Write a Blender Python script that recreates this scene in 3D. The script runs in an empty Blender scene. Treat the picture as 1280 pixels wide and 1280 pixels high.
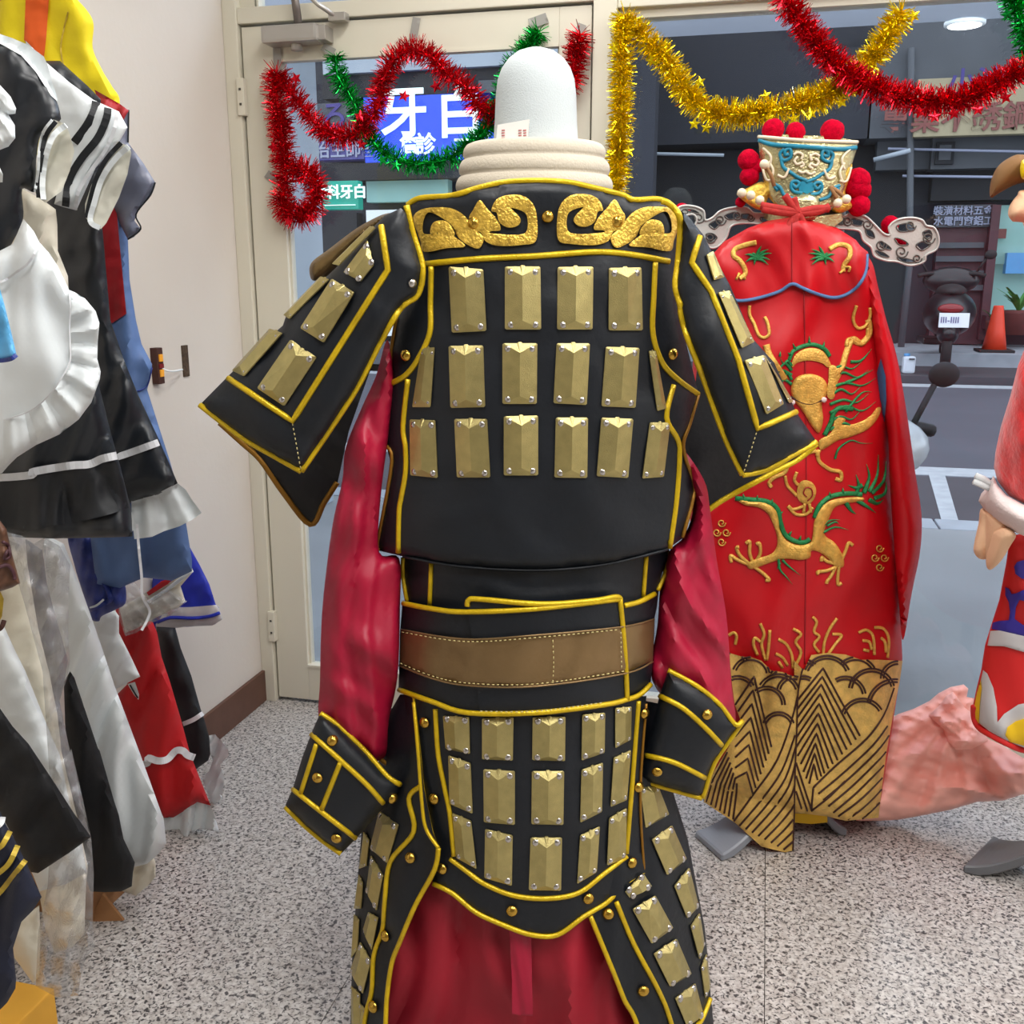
import bpy, bmesh, math, random
import numpy as np
from mathutils import Vector, Matrix, noise
from mathutils.geometry import delaunay_2d_cdt
random.seed(7)
R = math.radians
# ------------------------------------------------------------------ camera, world, lights, exposure
F, PITCH, YAW, H = 1250.0, R(13.2), R(14.0), 1.35
scn = bpy.context.scene
COL = scn.collection
cam_d = bpy.data.cameras.new('camera'); cam = bpy.data.objects.new('camera', cam_d); COL.objects.link(cam)
cam_d.sensor_width = 36; cam_d.lens = F/1280*36; cam_d.clip_start = .05; cam_d.clip_end = 200
cam.location = (0, 0, H); cam.rotation_euler = (R(90)-PITCH, 0, YAW)
scn.camera = cam
vs = scn.view_settings
vs.view_transform = 'Standard'; vs.look = 'None'; vs.gamma = 1; vs.use_curve_mapping = False
vs.exposure = 0.12
w = bpy.data.worlds.new('World'); scn.world = w; w.use_nodes = True
bg = w.node_tree.nodes['Background']; bg.inputs[0].default_value = (.84, .9, 1, 1); bg.inputs[1].default_value = 2.4
def area(name, loc, size, power, col=(1, .97, .93), rot=(0, 0, 0)):
    l = bpy.data.lights.new(name, 'AREA'); l.shape = 'RECTANGLE'; l.size, l.size_y = size; l.energy = power; l.color = col
    o = bpy.data.objects.new(name, l); COL.objects.link(o); o.location = loc; o.rotation_euler = rot
    return o
V0 = 2.81            # front (street) wall plane y
UL = -1.53           # left wall plane x
CEIL = 2.75
LAMPS = [(-.55, 2.0), (.9, 2.0), (2.3, 2.0), (-.1, .42), (1.15, .42), (2.4, .42)]
POWER = [13, 15, 16, 25, 29, 26]
area('arcade_fill_light', (1.0, V0+.3, 2.30), (5, .06), 150, (.86, .93, 1), (R(112), 0, 0))  # added unseen fill that brightens the arcade ceiling, no lamp fitting here
for (lx, ly), pw in zip(LAMPS, POWER):
    area('ceiling_lamp_light', (lx, ly, CEIL-.07), (.28, 1.15), pw, (1, .985, .96))

# ------------------------------------------------------------------ projection helpers (camera ground frame)
def rays(P):
    P = np.atleast_2d(np.asarray(P, float))
    x = (P[:, 0]-640)/F; y = (640-P[:, 1])/F
    c, s = math.cos(PITCH), math.sin(PITCH)
    d = np.stack([x, c+y*s, -s+y*c], 1)
    return d
CY, SY = math.cos(YAW), math.sin(YAW)
def W(P, D):
    """points seen at pixels P at forward ground distance D"""
    d = rays(P); t = np.asarray(D)/d[:, 1]
    q = d*t[:, None]
    return np.stack([q[:, 0]*CY-q[:, 1]*SY, q[:, 0]*SY+q[:, 1]*CY, q[:, 2]+H], 1)
def vplane(v):
    """surface: the world plane y = v"""
    def f(P):
        d = rays(P); yw = d[:, 0]*SY+d[:, 1]*CY
        return v/yw*d[:, 1]
    return f
def dplane(D):
    return lambda P: np.full(len(np.atleast_2d(P)), float(D))
def ground(px, py, z=0.0):
    d = rays([(px, py)])[0]; t = (z-H)/d[2]; q = d*t
    return Vector((q[0]*CY-q[1]*SY, q[0]*SY+q[1]*CY, z))
def at(px, py, v):
    return Vector(W([(px, py)], vplane(v)([(px, py)]))[0])
def atD(px, py, D):
    return Vector(W([(px, py)], [D])[0])
def shift(f, dz):
    return lambda P: f(P)-dz
def body(cx, hw, D0, a, grow=0, agrow=0, y0=870):
    def f(P):
        P = np.atleast_2d(np.asarray(P, float))
        ww = hw+grow*(P[:, 1]-y0); aa = a+agrow*(P[:, 1]-y0)
        c = cx if not callable(cx) else cx(P[:, 1])
        q = np.clip(np.abs((P[:, 0]-c)/ww), 0, .985)
        return D0-aa*np.sqrt(1-q*q)
    return f
def Z(ox, oy, s):
    """measured on an enlarged crop: offset and scale"""
    return lambda pts: [(ox+x/s, oy+y/s) for x, y in pts]

# ------------------------------------------------------------------ materials
def lin(c):
    return tuple((v/255/12.92 if v/255 <= .04045 else ((v/255+.055)/1.055)**2.4) for v in c)
def mat(name, col, rough=.6, metal=0, bump=0, bscale=200, var=0, vscale=8, sheen=0, spec=.5, emit=0, coat=0, aniso=None, weave=0):
    m = bpy.data.materials.new(name); m.use_nodes = True
    nt = m.node_tree; b = nt.nodes['Principled BSDF']
    c = lin(col)+(1,)
    b.inputs['Base Color'].default_value = c; b.inputs['Roughness'].default_value = rough
    b.inputs['Metallic'].default_value = metal; b.inputs['Specular IOR Level'].default_value = spec
    if sheen: b.inputs['Sheen Weight'].default_value = sheen
    if coat: b.inputs['Coat Weight'].default_value = coat; b.inputs['Coat Roughness'].default_value = .2
    if emit: b.inputs['Emission Color'].default_value = c; b.inputs['Emission Strength'].default_value = emit
    tc = nt.nodes.new('ShaderNodeTexCoord')
    if var:
        n = nt.nodes.new('ShaderNodeTexNoise'); n.inputs['Scale'].default_value = vscale; n.inputs['Detail'].default_value = 4
        r = nt.nodes.new('ShaderNodeValToRGB'); r.color_ramp.elements[0].position = .3; r.color_ramp.elements[1].position = .7
        r.color_ramp.elements[0].color = tuple(x*(1-var) for x in c[:3])+(1,)
        r.color_ramp.elements[1].color = tuple(min(1, x*(1+var)) for x in c[:3])+(1,)
        nt.links.new(tc.outputs['Object'], n.inputs['Vector']); nt.links.new(n.outputs['Fac'], r.inputs['Fac'])
        nt.links.new(r.outputs['Color'], b.inputs['Base Color'])
    if bump:
        n2 = nt.nodes.new('ShaderNodeTexNoise'); n2.inputs['Scale'].default_value = bscale; n2.inputs['Detail'].default_value = 3
        bp = nt.nodes.new('ShaderNodeBump'); bp.inputs['Strength'].default_value = bump; bp.inputs['Distance'].default_value = .002
        nt.links.new(tc.outputs['Object'], n2.inputs['Vector'])
        nt.links.new(n2.outputs['Fac'], bp.inputs['Height']); nt.links.new(bp.outputs['Normal'], b.inputs['Normal'])
    return m
M = {}
def mk(k, *a, **kw): M[k] = mat(k, *a, **kw)
mk('wall', (206, 199, 190), .85, bump=.25, bscale=60, var=.02, vscale=3)
mk('ceiling', (225, 225, 222), .9, bump=.1)
mk('frame', (212, 207, 190), .45, var=.02, vscale=5)
mk('gasket', (70, 66, 60), .6, var=.1)
mk('baseboard', (92, 62, 50), .5, var=.12, vscale=20)
mk('leather', (19, 24, 31), .46, bump=.3, bscale=90, var=.12, vscale=25, spec=.42)
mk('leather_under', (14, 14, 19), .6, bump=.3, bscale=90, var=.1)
mk('bronze_edge', (150, 105, 30), .45, .5, bump=.3)
mk('piping', (214, 180, 20), .36, .35, bump=.5, bscale=300, var=.12, vscale=60)
mk('brass', (190, 176, 118), .3, .88, bump=.35, bscale=900, var=.1, vscale=60)
mk('brass_dark', (120, 98, 62), .4, .8, bump=.4, bscale=300, var=.15, vscale=50)
mk('chrome', (200, 196, 192), .2, .95, var=.05)
mk('gold_button', (205, 165, 70), .18, .95, var=.05)
mk('gold_foil', (232, 186, 78), .3, .6, bump=1, bscale=250, var=.35, vscale=110)
mk('belt_gold', (138, 112, 76), .34, .6, bump=.3, bscale=60, var=.1, vscale=15)
mk('thread', (205, 190, 130), .7, var=.1)
mk('satin_red', (164, 10, 50), .48, bump=.3, bscale=30, var=.12, vscale=10)
mk('skirt_red', (160, 16, 40), .6, bump=.3, bscale=30, var=.12, vscale=7)
mk('calico', (200, 208, 210), .85, bump=.5, bscale=500, var=.02)
mk('cream_pad', (206, 196, 178), .8, bump=.5, bscale=300, var=.05)
mk('paper', (232, 230, 224), .7, var=.02); mk('red_ink', (196, 110, 110), .8, var=.1)
mk('robe_red', (200, 8, 24), .45, bump=.3, bscale=25, var=.1, vscale=8)
mk('robe_gold', (228, 180, 84), .42, .35, bump=1, bscale=260, var=.22, vscale=80)
mk('hem_gold', (226, 186, 100), .42, .3, bump=1, bscale=220, var=.22, vscale=40)
mk('hem_line', (62, 30, 22), .7, var=.1)
mk('robe_green', (26, 130, 72), .5, .15, bump=.6, bscale=300, var=.25, vscale=100)
mk('robe_blue', (80, 120, 170), .6, var=.1)
mk('lining_blue', (48, 96, 140), .6, var=.05)
mk('hat_gold', (206, 196, 150), .26, .8, bump=.8, bscale=160, var=.15, vscale=40)
mk('hat_blue', (20, 130, 160), .4, var=.15, vscale=60)
mk('hat_silver', (196, 198, 194), .3, .15, bump=.3, bscale=200, var=.05)
mk('silver_line', (96, 94, 90), .5, .5, var=.1)
mk('pompom', (190, 0, 40), .95, bump=1, bscale=400, var=.25, vscale=120, spec=.1)
mk('pearl', (232, 218, 190), .25, var=.03)
mk('cord_red', (180, 34, 30), .7, bump=.5, var=.15, vscale=80)
mk('tinsel_red', (215, 18, 38), .18, .85, var=.35, vscale=90)
mk('tinsel_green', (12, 165, 62), .18, .85, var=.4, vscale=90)
mk('tinsel_gold', (255, 214, 20), .18, .85, var=.25, vscale=90)
mk('tape', (150, 148, 142), .45, var=.05)
mk('aluminium', (176, 172, 166), .35, .6, var=.04)
mk('alu_dark', (120, 112, 108), .4, .6, var=.05)
mk('yellow', (236, 214, 14), .7, bump=.2, var=.04); mk('orange', (226, 92, 22), .7, var=.04)
mk('black', (24, 27, 32), .6, bump=.2, bscale=60, var=.15, vscale=20)
mk('black_satin', (30, 34, 40), .4, bump=.2, bscale=50, var=.12, vscale=18)
mk('deep_black', (10, 11, 15), .75, bump=.2, var=.1)
mk('white', (226, 232, 234), .7, bump=.2, bscale=60, var=.02)
mk('white_ribbon', (214, 216, 220), .35, var=.05, vscale=50)
mk('offwhite', (222, 220, 206), .7, bump=.2, bscale=60, var=.02)
mk('cream', (226, 220, 202), .6, bump=.2, var=.03)
mk('grey_satin', (112, 116, 134), .38, bump=.2, bscale=40, var=.1, vscale=14)
mk('grey', (112, 110, 116), .7, bump=.2, var=.06)
mk('denim', (84, 112, 160), .6, bump=.2, bscale=80, var=.1, vscale=14)
mk('navy', (30, 50, 130), .5, bump=.2, var=.15, vscale=30)
mk('royal', (26, 44, 170), .55, bump=.2, var=.08)
mk('dark_navy', (24, 30, 52), .7, bump=.2, var=.1)
mk('sky_blue', (96, 176, 228), .5, var=.05)
mk('red', (196, 18, 26), .6, bump=.2, bscale=50, var=.07, vscale=12)
mk('crimson', (160, 20, 30), .6, bump=.2, var=.08)
mk('brown_pattern', (96, 64, 46), .5, bump=.3, var=.3, vscale=60)
mk('gold_cloth', (196, 168, 60), .5, .3, bump=.4, var=.15, vscale=60)
mk('kraft', (156, 112, 72), .8, var=.08); mk('box_orange', (226, 168, 58), .6, var=.08)
mk('pink', (255, 186, 172), .42, bump=.3, bscale=12, var=.05, vscale=6)
mk('velvet_red', (222, 26, 28), .8, bump=1, bscale=90, var=.2, vscale=40, sheen=.5)
mk('plush_white', (230, 214, 212), .9, bump=.8, bscale=200, var=.03)
mk('peach', (240, 196, 158), .8, bump=.4, var=.03)
mk('tunic_red', (214, 30, 30), .6, var=.04); mk('tunic_white', (200, 198, 200), .6, var=.03)
mk('tunic_blue', (52, 40, 150), .6, var=.06); mk('tunic_yellow', (240, 196, 20), .6, var=.04)
mk('brown_felt', (120, 84, 44), .8, var=.1); mk('yellow_plastic', (240, 210, 20), .4, var=.03)
mk('stand_grey', (140, 146, 156), .35, var=.04); mk('stand_dark', (100, 102, 106), .35, var=.04)
mk('sidewalk', (122, 125, 128), .7, bump=.3, bscale=40, var=.1, vscale=1.5)
mk('road', (74, 74, 84), .85, bump=.6, bscale=80, var=.1, vscale=1)
mk('asphalt_patch', (62, 60, 66), .85, bump=.6, bscale=80, var=.12, vscale=2)
mk('road_paint', (160, 164, 170), .8, var=.12, vscale=10)
mk('kerb', (140, 146, 154), .8, var=.12, vscale=4)
mk('arcade', (200, 208, 222), .8, var=.04, vscale=1)
mk('facade', (38, 41, 50), .8, var=.2, vscale=.6)
mk('facade_mid', (76, 80, 86), .8, var=.12, vscale=1.5)
mk('facade_dark', (28, 30, 36), .8, var=.2, vscale=1)
mk('column', (150, 160, 170), .7, var=.06, vscale=2)
mk('maroon', (70, 36, 44), .6, var=.1)
mk('teal_wall', (120, 160, 156), .6, var=.1, vscale=2, emit=.25)
mk('shop_blue', (70, 130, 180), .5, var=.05, emit=.2)
mk('sign_blue', (20, 60, 190), .4, var=.08, vscale=1, emit=.7)
mk('sign_violet', (58, 56, 120), .4, var=.08, vscale=1, emit=.25)
mk('sign_char', (220, 240, 236), .5, var=.02, emit=.7)
mk('sign_green', (14, 130, 112), .4, var=.05, emit=.5)
mk('sign_cream', (150, 140, 112), .6, var=.06, vscale=3, emit=.05)
mk('sign_brown', (116, 66, 60), .6, var=.1)
mk('sign_dim', (140, 146, 168), .6, var=.05)
mk('violet_ink', (60, 50, 120), .6, var=.05)
mk('rubber', (16, 16, 18), .7, var=.1); mk('scooter_black', (22, 24, 28), .3, var=.1)
mk('scooter_silver', (186, 192, 196), .25, .2, var=.04); mk('lamp_red', (120, 20, 24), .3, var=.05)
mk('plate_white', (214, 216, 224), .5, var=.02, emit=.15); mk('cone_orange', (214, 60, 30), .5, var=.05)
mk('leaf', (60, 120, 50), .6, var=.2, vscale=20); mk('pot', (92, 44, 40), .7, var=.1)
mk('jug', (200, 206, 216), .4, var=.03); mk('lamp_on', (255, 255, 250), .5, emit=4)
mk('panel_on', (255, 252, 246), .5, emit=1.6)
mk('hole_dark', (70, 54, 40), .9, bump=1, var=.4, vscale=80); mk('amber', (220, 150, 40), .4, var=.1, emit=.2)
mk('wood', (150, 120, 84), .6, var=.15)
# clear glass and thin plastic
def glassy(name, tint, refl, rough=.02, opac=0, col=(1, 1, 1)):
    m = bpy.data.materials.new(name); m.use_nodes = True; nt = m.node_tree; nt.nodes.clear()
    o = nt.nodes.new('ShaderNodeOutputMaterial'); tr = nt.nodes.new('ShaderNodeBsdfTransparent'); gl = nt.nodes.new('ShaderNodeBsdfGlossy')
    tr.inputs[0].default_value = tint+(1,); gl.inputs['Roughness'].default_value = rough
    mx = nt.nodes.new('ShaderNodeMixShader'); lw = nt.nodes.new('ShaderNodeLayerWeight'); lw.inputs['Blend'].default_value = .5
    pw = nt.nodes.new('ShaderNodeMath'); pw.operation = 'POWER'; pw.inputs[1].default_value = 3; nt.links.new(lw.outputs['Facing'], pw.inputs[0])
    ml = nt.nodes.new('ShaderNodeMath'); ml.operation = 'MULTIPLY_ADD'; ml.inputs[1].default_value = .5; ml.inputs[2].default_value = refl; nt.links.new(pw.outputs[0], ml.inputs[0])
    nt.links.new(ml.outputs[0], mx.inputs[0]); nt.links.new(tr.outputs[0], mx.inputs[1]); nt.links.new(gl.outputs[0], mx.inputs[2])
    last = mx
    if opac:
        df = nt.nodes.new('ShaderNodeBsdfDiffuse'); df.inputs[0].default_value = col+(1,)
        m2 = nt.nodes.new('ShaderNodeMixShader'); m2.inputs[0].default_value = opac
        n = nt.nodes.new('ShaderNodeTexNoise'); n.inputs['Scale'].default_value = 25; n.inputs['Detail'].default_value = 5
        b = nt.nodes.new('ShaderNodeBump'); b.inputs['Strength'].default_value = .6; b.inputs['Distance'].default_value = .006
        nt.links.new(n.outputs['Fac'], b.inputs['Height']); nt.links.new(b.outputs[0], gl.inputs['Normal']); nt.links.new(b.outputs[0], lw.inputs['Normal'])
        nt.links.new(mx.outputs[0], m2.inputs[1]); nt.links.new(df.outputs[0], m2.inputs[2]); last = m2
    nt.links.new(last.outputs[0], o.inputs[0]); M[name] = m
glassy('glass', (.94, .96, .97), .025)
glassy('plastic_film', (.98, .98, .98), .10, .16, .07, (.85, .85, .87))
# granite floor
def granite():
    m = bpy.data.materials.new('granite'); m.use_nodes = True; nt = m.node_tree; b = nt.nodes['Principled BSDF']
    tc = nt.nodes.new('ShaderNodeTexCoord')
    v = nt.nodes.new('ShaderNodeTexNoise'); v.inputs['Scale'].default_value = 130; v.inputs['Detail'].default_value = 1.5; v.inputs['Distortion'].default_value = .8
    r = nt.nodes.new('ShaderNodeValToRGB'); e = r.color_ramp.elements
    e[0].position = .36; e[0].color = lin((74, 72, 74))+(1,); e[1].position = .47; e[1].color = lin((180, 176, 172))+(1,)
    e2 = r.color_ramp.elements.new(.62); e2.color = lin((202, 198, 194))+(1,)
    n2 = nt.nodes.new('ShaderNodeTexNoise'); n2.inputs['Scale'].default_value = 60
    r2 = nt.nodes.new('ShaderNodeValToRGB'); r2.color_ramp.elements[0].position = .4; r2.color_ramp.elements[0].color = (.78, .76, .75, 1); r2.color_ramp.elements[1].position = .6
    mx = nt.nodes.new('ShaderNodeMix'); mx.data_type = 'RGBA'; mx.blend_type = 'MULTIPLY'; mx.inputs[0].default_value = 1
    for n in (v, n2): nt.links.new(tc.outputs['Object'], n.inputs['Vector'])
    nt.links.new(v.outputs['Fac'], r.inputs['Fac']); nt.links.new(n2.outputs['Fac'], r2.inputs['Fac'])
    nt.links.new(r.outputs[0], mx.inputs[6]); nt.links.new(r2.outputs[0], mx.inputs[7]); nt.links.new(mx.outputs[2], b.inputs['Base Color'])
    b.inputs['Roughness'].default_value = .32; b.inputs['Specular IOR Level'].default_value = .4
    M['granite'] = m
granite()

# ------------------------------------------------------------------ object helpers
def link(name, me, m, parent=None, smooth=False):
    o = bpy.data.objects.new(name, me); COL.objects.link(o)
    if me.materials: pass
    elif m: me.materials.append(M[m] if isinstance(m, str) else m)
    if smooth:
        me.polygons.foreach_set('use_smooth', [True]*len(me.polygons))
    if parent is not None:
        o.parent = parent
        if parent.get('is_root'): o.location = -Vector(parent.location)
    return o
def root(name, loc, label, cat, group=None):
    o = bpy.data.objects.new(name, None); COL.objects.link(o); o.location = loc; o.empty_display_size = .1
    o['is_root'] = 1; tag(o, label, cat, group); return o
def tag(o, label, cat=None, group=None):
    o['label'] = label
    if cat: o['category'] = cat
    if group: o['group'] = group
    return o
def struct(o): o['kind'] = 'structure'; return o
def mesh(name, vs, fs):
    me = bpy.data.meshes.new(name); me.from_pydata([tuple(v) for v in vs], [], [tuple(int(i) for i in f) for f in fs]); me.update(); return me
def boxes(name, bs, m, parent=None, bevel=0):
    """list of (x0,x1,y0,y1,z0,z1) joined as one object"""
    bm = bmesh.new()
    for x0, x1, y0, y1, z0, z1 in bs:
        r = bmesh.ops.create_cube(bm, size=1)
        for v in r['verts']:
            v.co = Vector(((x0+x1)/2+v.co.x*(x1-x0), (y0+y1)/2+v.co.y*(y1-y0), (z0+z1)/2+v.co.z*(z1-z0)))
    if bevel: bmesh.ops.bevel(bm, geom=bm.edges[:], offset=bevel, segments=2, affect='EDGES', profile=.6)
    me = bpy.data.meshes.new(name); bm.to_mesh(me); bm.free()
    return link(name, me, m, parent)
def catmull(P, n=6, closed=False):
    P = [tuple(map(float, p)) for p in P]
    if len(P) < 3: return P
    out = []; N = len(P)
    rng = range(N if closed else N-1)
    for i in rng:
        if closed: a, b, c, d = P[(i-1) % N], P[i], P[(i+1) % N], P[(i+2) % N]
        else: a, b, c, d = P[max(i-1, 0)], P[i], P[i+1], P[min(i+2, N-1)]
        for k in range(n):
            t = k/n
            out.append(tuple(.5*((2*b[j])+(-a[j]+c[j])*t+(2*a[j]-5*b[j]+4*c[j]-d[j])*t*t+(-a[j]+3*b[j]-3*c[j]+d[j])*t**3) for j in range(len(b))))
    if not closed: out.append(P[-1])
    return out
def resample(P, step, closed=True):
    out = []; N = len(P)
    for i in range(N if closed else N-1):
        a, b = P[i], P[(i+1) % N]; L = math.hypot(b[0]-a[0], b[1]-a[1]); k = max(1, int(round(L/step)))
        for j in range(k): out.append((a[0]+(b[0]-a[0])*j/k, a[1]+(b[1]-a[1])*j/k))
    if not closed: out.append(P[-1])
    return out
def inside(P, poly):
    x, y = P[:, 0], P[:, 1]; r = np.zeros(len(P), bool); q = np.asarray(poly); j = len(q)-1
    for i in range(len(q)):
        xi, yi, xj, yj = q[i, 0], q[i, 1], q[j, 0], q[j, 1]
        if yi != yj:
            r ^= ((yi > y) != (yj > y)) & (x < (xj-xi)*(y-yi)/(yj-yi)+xi)
        j = i
    return r
def dist(P, poly):
    q = np.asarray(poly, float); a = q; b = np.roll(q, -1, 0); d = b-a; L = (d*d).sum(1)+1e-9
    out = np.full(len(P), 1e9)
    for i in range(len(q)):
        t = np.clip(((P-a[i])@d[i])/L[i], 0, 1); c = a[i]+t[:, None]*d[i]
        out = np.minimum(out, np.hypot(P[:, 0]-c[:, 0], P[:, 1]-c[:, 1]))
    return out
def folds(lines=(), fans=(), nz=0, nscale=60, ridge=0, rscale=40, an=1):
    """cloth relief: lines (angle deg of fold direction, wavelength px, amp m), fans (cx, cy, count per radian, amp, r0)"""
    def f(P):
        o = np.zeros(len(P)); x, y = P[:, 0], P[:, 1]
        wob = np.sin(x*.031+y*.017)*1.3+np.sin(y*.023-x*.011+1)*1.1
        for ang, wl, amp in lines:
            a = R(ang); s = x*math.sin(a)-y*math.cos(a)
            o += amp*(np.sin(s*2*math.pi/wl+wob)+.35*np.sin(s*4.6*math.pi/wl+wob*2))
        for cx, cy, k, amp, r0 in fans:
            th = np.arctan2(x-cx, y-cy); rr = np.hypot(x-cx, y-cy)
            o += amp*np.clip(rr/r0, 0, 1.3)*(np.sin(th*k+wob*.5)+.3*np.sin(th*k*2.3+wob))
        if nz:
            o += nz*np.array([noise.noise(Vector((a/nscale, b/nscale, .3))) for a, b in P])
        if ridge:
            for k_, a_ in ((1, 1), (2.1, .5), (4.3, .22)):
                o -= ridge*a_*np.array([abs(noise.noise(Vector(((a+.3*b)/rscale*k_/an, (b-.25*a if an > 1 else b)/rscale*k_, k_)))) for a, b in P])
        return o
    return f
def sheet(name, poly, base, m, parent=None, th=.004, puff=0, pr=20, fold=None, step=None, curve=False, both=False, holes=(), back=None, lift=0, kind=None):
    """a closed solid of cloth / leather whose outline is measured in the picture and that lies on the surface 'base'"""
    if curve: poly = catmull(poly, 5, True)
    A = np.asarray(poly, float); ext = max(A[:, 0].max()-A[:, 0].min(), A[:, 1].max()-A[:, 1].min())
    if step is None: step = max(2.0, min(6, ext/36))
    pts = resample(poly, step); n0 = len(pts); edges = [(i, (i+1) % n0) for i in range(n0)]
    hs = []
    for h in holes:
        hp = resample(h, step*.7); b0 = len(pts); pts += hp; edges += [(b0+i, b0+(i+1) % len(hp)) for i in range(len(hp))]; hs.append(hp)
    gx, gy = np.meshgrid(np.arange(A[:, 0].min(), A[:, 0].max(), step), np.arange(A[:, 1].min(), A[:, 1].max(), step))
    gx = gx+(np.arange(gx.shape[0])[:, None] % 2)*step*.5
    g = np.stack([gx.ravel(), gy.ravel()], 1)
    if len(g):
        ok = inside(g, pts[:n0]); g = g[ok]
        if len(g): g = g[dist(g, pts[:n0]) > step*.45]
        for h in hs:
            if len(g): g = g[~inside(g, h)]
            if len(g): g = g[dist(g, h) > step*.35]
    allp = [Vector(p) for p in pts]+[Vector(p) for p in g]
    v2, e2, f2, *_ = delaunay_2d_cdt(allp, edges, [], 0, 1e-4)
    P = np.array([tuple(v) for v in v2]); T = np.array([f for f in f2 if len(f) == 3])
    c = P[T].mean(1); ok = inside(c, pts[:n0])
    for h in hs: ok &= ~inside(c, h)
    T = T[ok]
    def front(Q):
        Q = np.atleast_2d(np.asarray(Q, float)); D = base(Q)-lift
        if fold: D = D-fold(Q)
        if puff:
            dd = np.where(inside(Q, pts[:n0]), dist(Q, pts[:n0]), 0); k = np.clip(dd/pr, 0, 1); D = D-puff*np.sqrt(1-(1-k)**2)
        return D
    Df = front(P)
    if back is not None: Db = back(P)+th
    elif both:
        Db = base(P)-lift+th+(base(P)-lift-Df)
    else: Db = Df+th
    Db = np.maximum(Db, Df+min(th, .002))
    VF, VB = W(P, Df), W(P, Db); n = len(P)
    # orientation
    a, b, cc = P[T[:, 0]], P[T[:, 1]], P[T[:, 2]]
    cr = (b[:, 0]-a[:, 0])*(cc[:, 1]-a[:, 1])-(b[:, 1]-a[:, 1])*(cc[:, 0]-a[:, 0])
    T[cr > 0] = T[cr > 0][:, ::-1]
    cnt = {}
    for t in T:
        for i in range(3):
            cnt[(int(t[i]), int(t[(i+1) % 3]))] = 1
    rim = [(i, j) for (i, j) in cnt if (j, i) not in cnt]
    fs = [tuple(t) for t in T]+[tuple(t[::-1]+n) for t in T]+[(j, i, i+n, j+n) for i, j in rim]
    me = mesh(name, np.vstack([VF, VB]), fs)
    me.validate()
    o = link(name, me, m, parent, smooth=True)
    bm = bmesh.new(); bm.from_mesh(me)
    loose = [v for v in bm.verts if not v.link_faces]
    if loose: bmesh.ops.delete(bm, geom=loose, context='VERTS')
    for e in bm.edges:
        if len(e.link_faces) == 2 and e.calc_face_angle(0) > 1.0: e.smooth = False
    bm.to_mesh(me); bm.free()
    if kind: o['kind'] = kind
    return o, front
def tube3(name, paths, m, parent=None, w=.004, t=None, sides=8, up=None, closed=False, taper=None, flat=False):
    """flattened tube(s) along 3D paths; w half width, t half thickness facing the viewer side"""
    vs, fs = [], []
    for path in paths:
        P = [Vector(p) for p in path]; n = len(P); b0 = len(vs); t_ = w if t is None else t
        for i, p in enumerate(P):
            tan = (P[min(i+1, n-1)]-P[max(i-1, 0)])
            if closed: tan = P[(i+1) % n]-P[(i-1) % n]
            if tan.length < 1e-9: tan = Vector((0, 0, 1))
            tan.normalize()
            view = (Vector((0, 0, H))-p).normalized() if up is None else Vector(up)
            nn = view-tan*view.dot(tan)
            if nn.length < 1e-4: nn = tan.orthogonal()
            nn.normalize(); bb = tan.cross(nn)
            k = 1
            if taper: k = taper(i/(n-1))
            for s in range(sides):
                a = 2*math.pi*(s+(.5 if flat else 0))/sides; ca, sa = math.cos(a), math.sin(a)
                if flat: ca = math.copysign(1, ca); sa = math.copysign(1, sa)
                vs.append(p+bb*ca*w*k+nn*sa*t_*k)
        for i in range(n-1 if not closed else n):
            j = (i+1) % n
            for s in range(sides):
                s2 = (s+1) % sides; fs.append((b0+i*sides+s, b0+i*sides+s2, b0+j*sides+s2, b0+j*sides+s))
        if not closed:
            fs.append(tuple(b0+s for s in range(sides))[::-1]); fs.append(tuple(b0+(n-1)*sides+s for s in range(sides)))
    return link(name, mesh(name, vs, fs), m, parent, smooth=not flat)
def strip(name, lines, front, m, parent=None, wpx=6, thick=.0022, lift=.001, curve=True, step=8, taper=None, closed=False):
    """piping, braid, embroidery: flattened cord along picture polylines on a surface"""
    paths = []; wd = None
    for L in lines:
        if curve and len(L) > 2: L = catmull(L, 5, closed)
        L = resample(L, step, closed); Q = np.array(L); D = front(Q)-lift-thick*.3
        paths.append(W(Q, D))
        if wd is None: wd = wpx/2/F*float(D.mean())/math.cos(PITCH)
    fl = m in ('white_ribbon', 'gold_cloth') or name in ('stripe', 'cuff_edge')
    return tube3(name, paths, m, parent, w=wd, t=thick*(.5 if fl else 1), sides=4 if fl else 6, taper=taper, closed=closed, flat=fl)
def dome_mesh(name, m, flat=.6, rim=True):
    bm = bmesh.new(); rings = [(1.0, 0), (1.0, .12), (.86, .42), (.62, .68), (.32, .88)]; seg = 12; prev = None
    for r, z in rings:
        cur = [bm.verts.new((r*math.cos(2*math.pi*s/seg), r*math.sin(2*math.pi*s/seg), z*flat)) for s in range(seg)]
        if prev:
            for s in range(seg): bm.faces.new((prev[s], prev[(s+1) % seg], cur[(s+1) % seg], cur[s]))
        prev = cur
    top = bm.verts.new((0, 0, flat*.95))
    for s in range(seg): bm.faces.new((prev[s], prev[(s+1) % seg], top))
    me = bpy.data.meshes.new(name); bm.to_mesh(me); bm.free(); me.materials.append(M[m])
    me.polygons.foreach_set('use_smooth', [True]*len(me.polygons)); return me
RIVET = dome_mesh('rivet', 'chrome'); BUTTON = dome_mesh('button', 'gold_button', .75)
def normal_at(front, px, py):
    Q = np.array([(px, py), (px+3, py), (px, py+3)]); p = [Vector(x) for x in W(Q, front(Q))]
    n = (p[1]-p[0]).cross(p[2]-p[0]).normalized(); c = Vector((0, 0, H))-p[0]
    return p[0], (n if n.dot(c) > 0 else -n)
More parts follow.
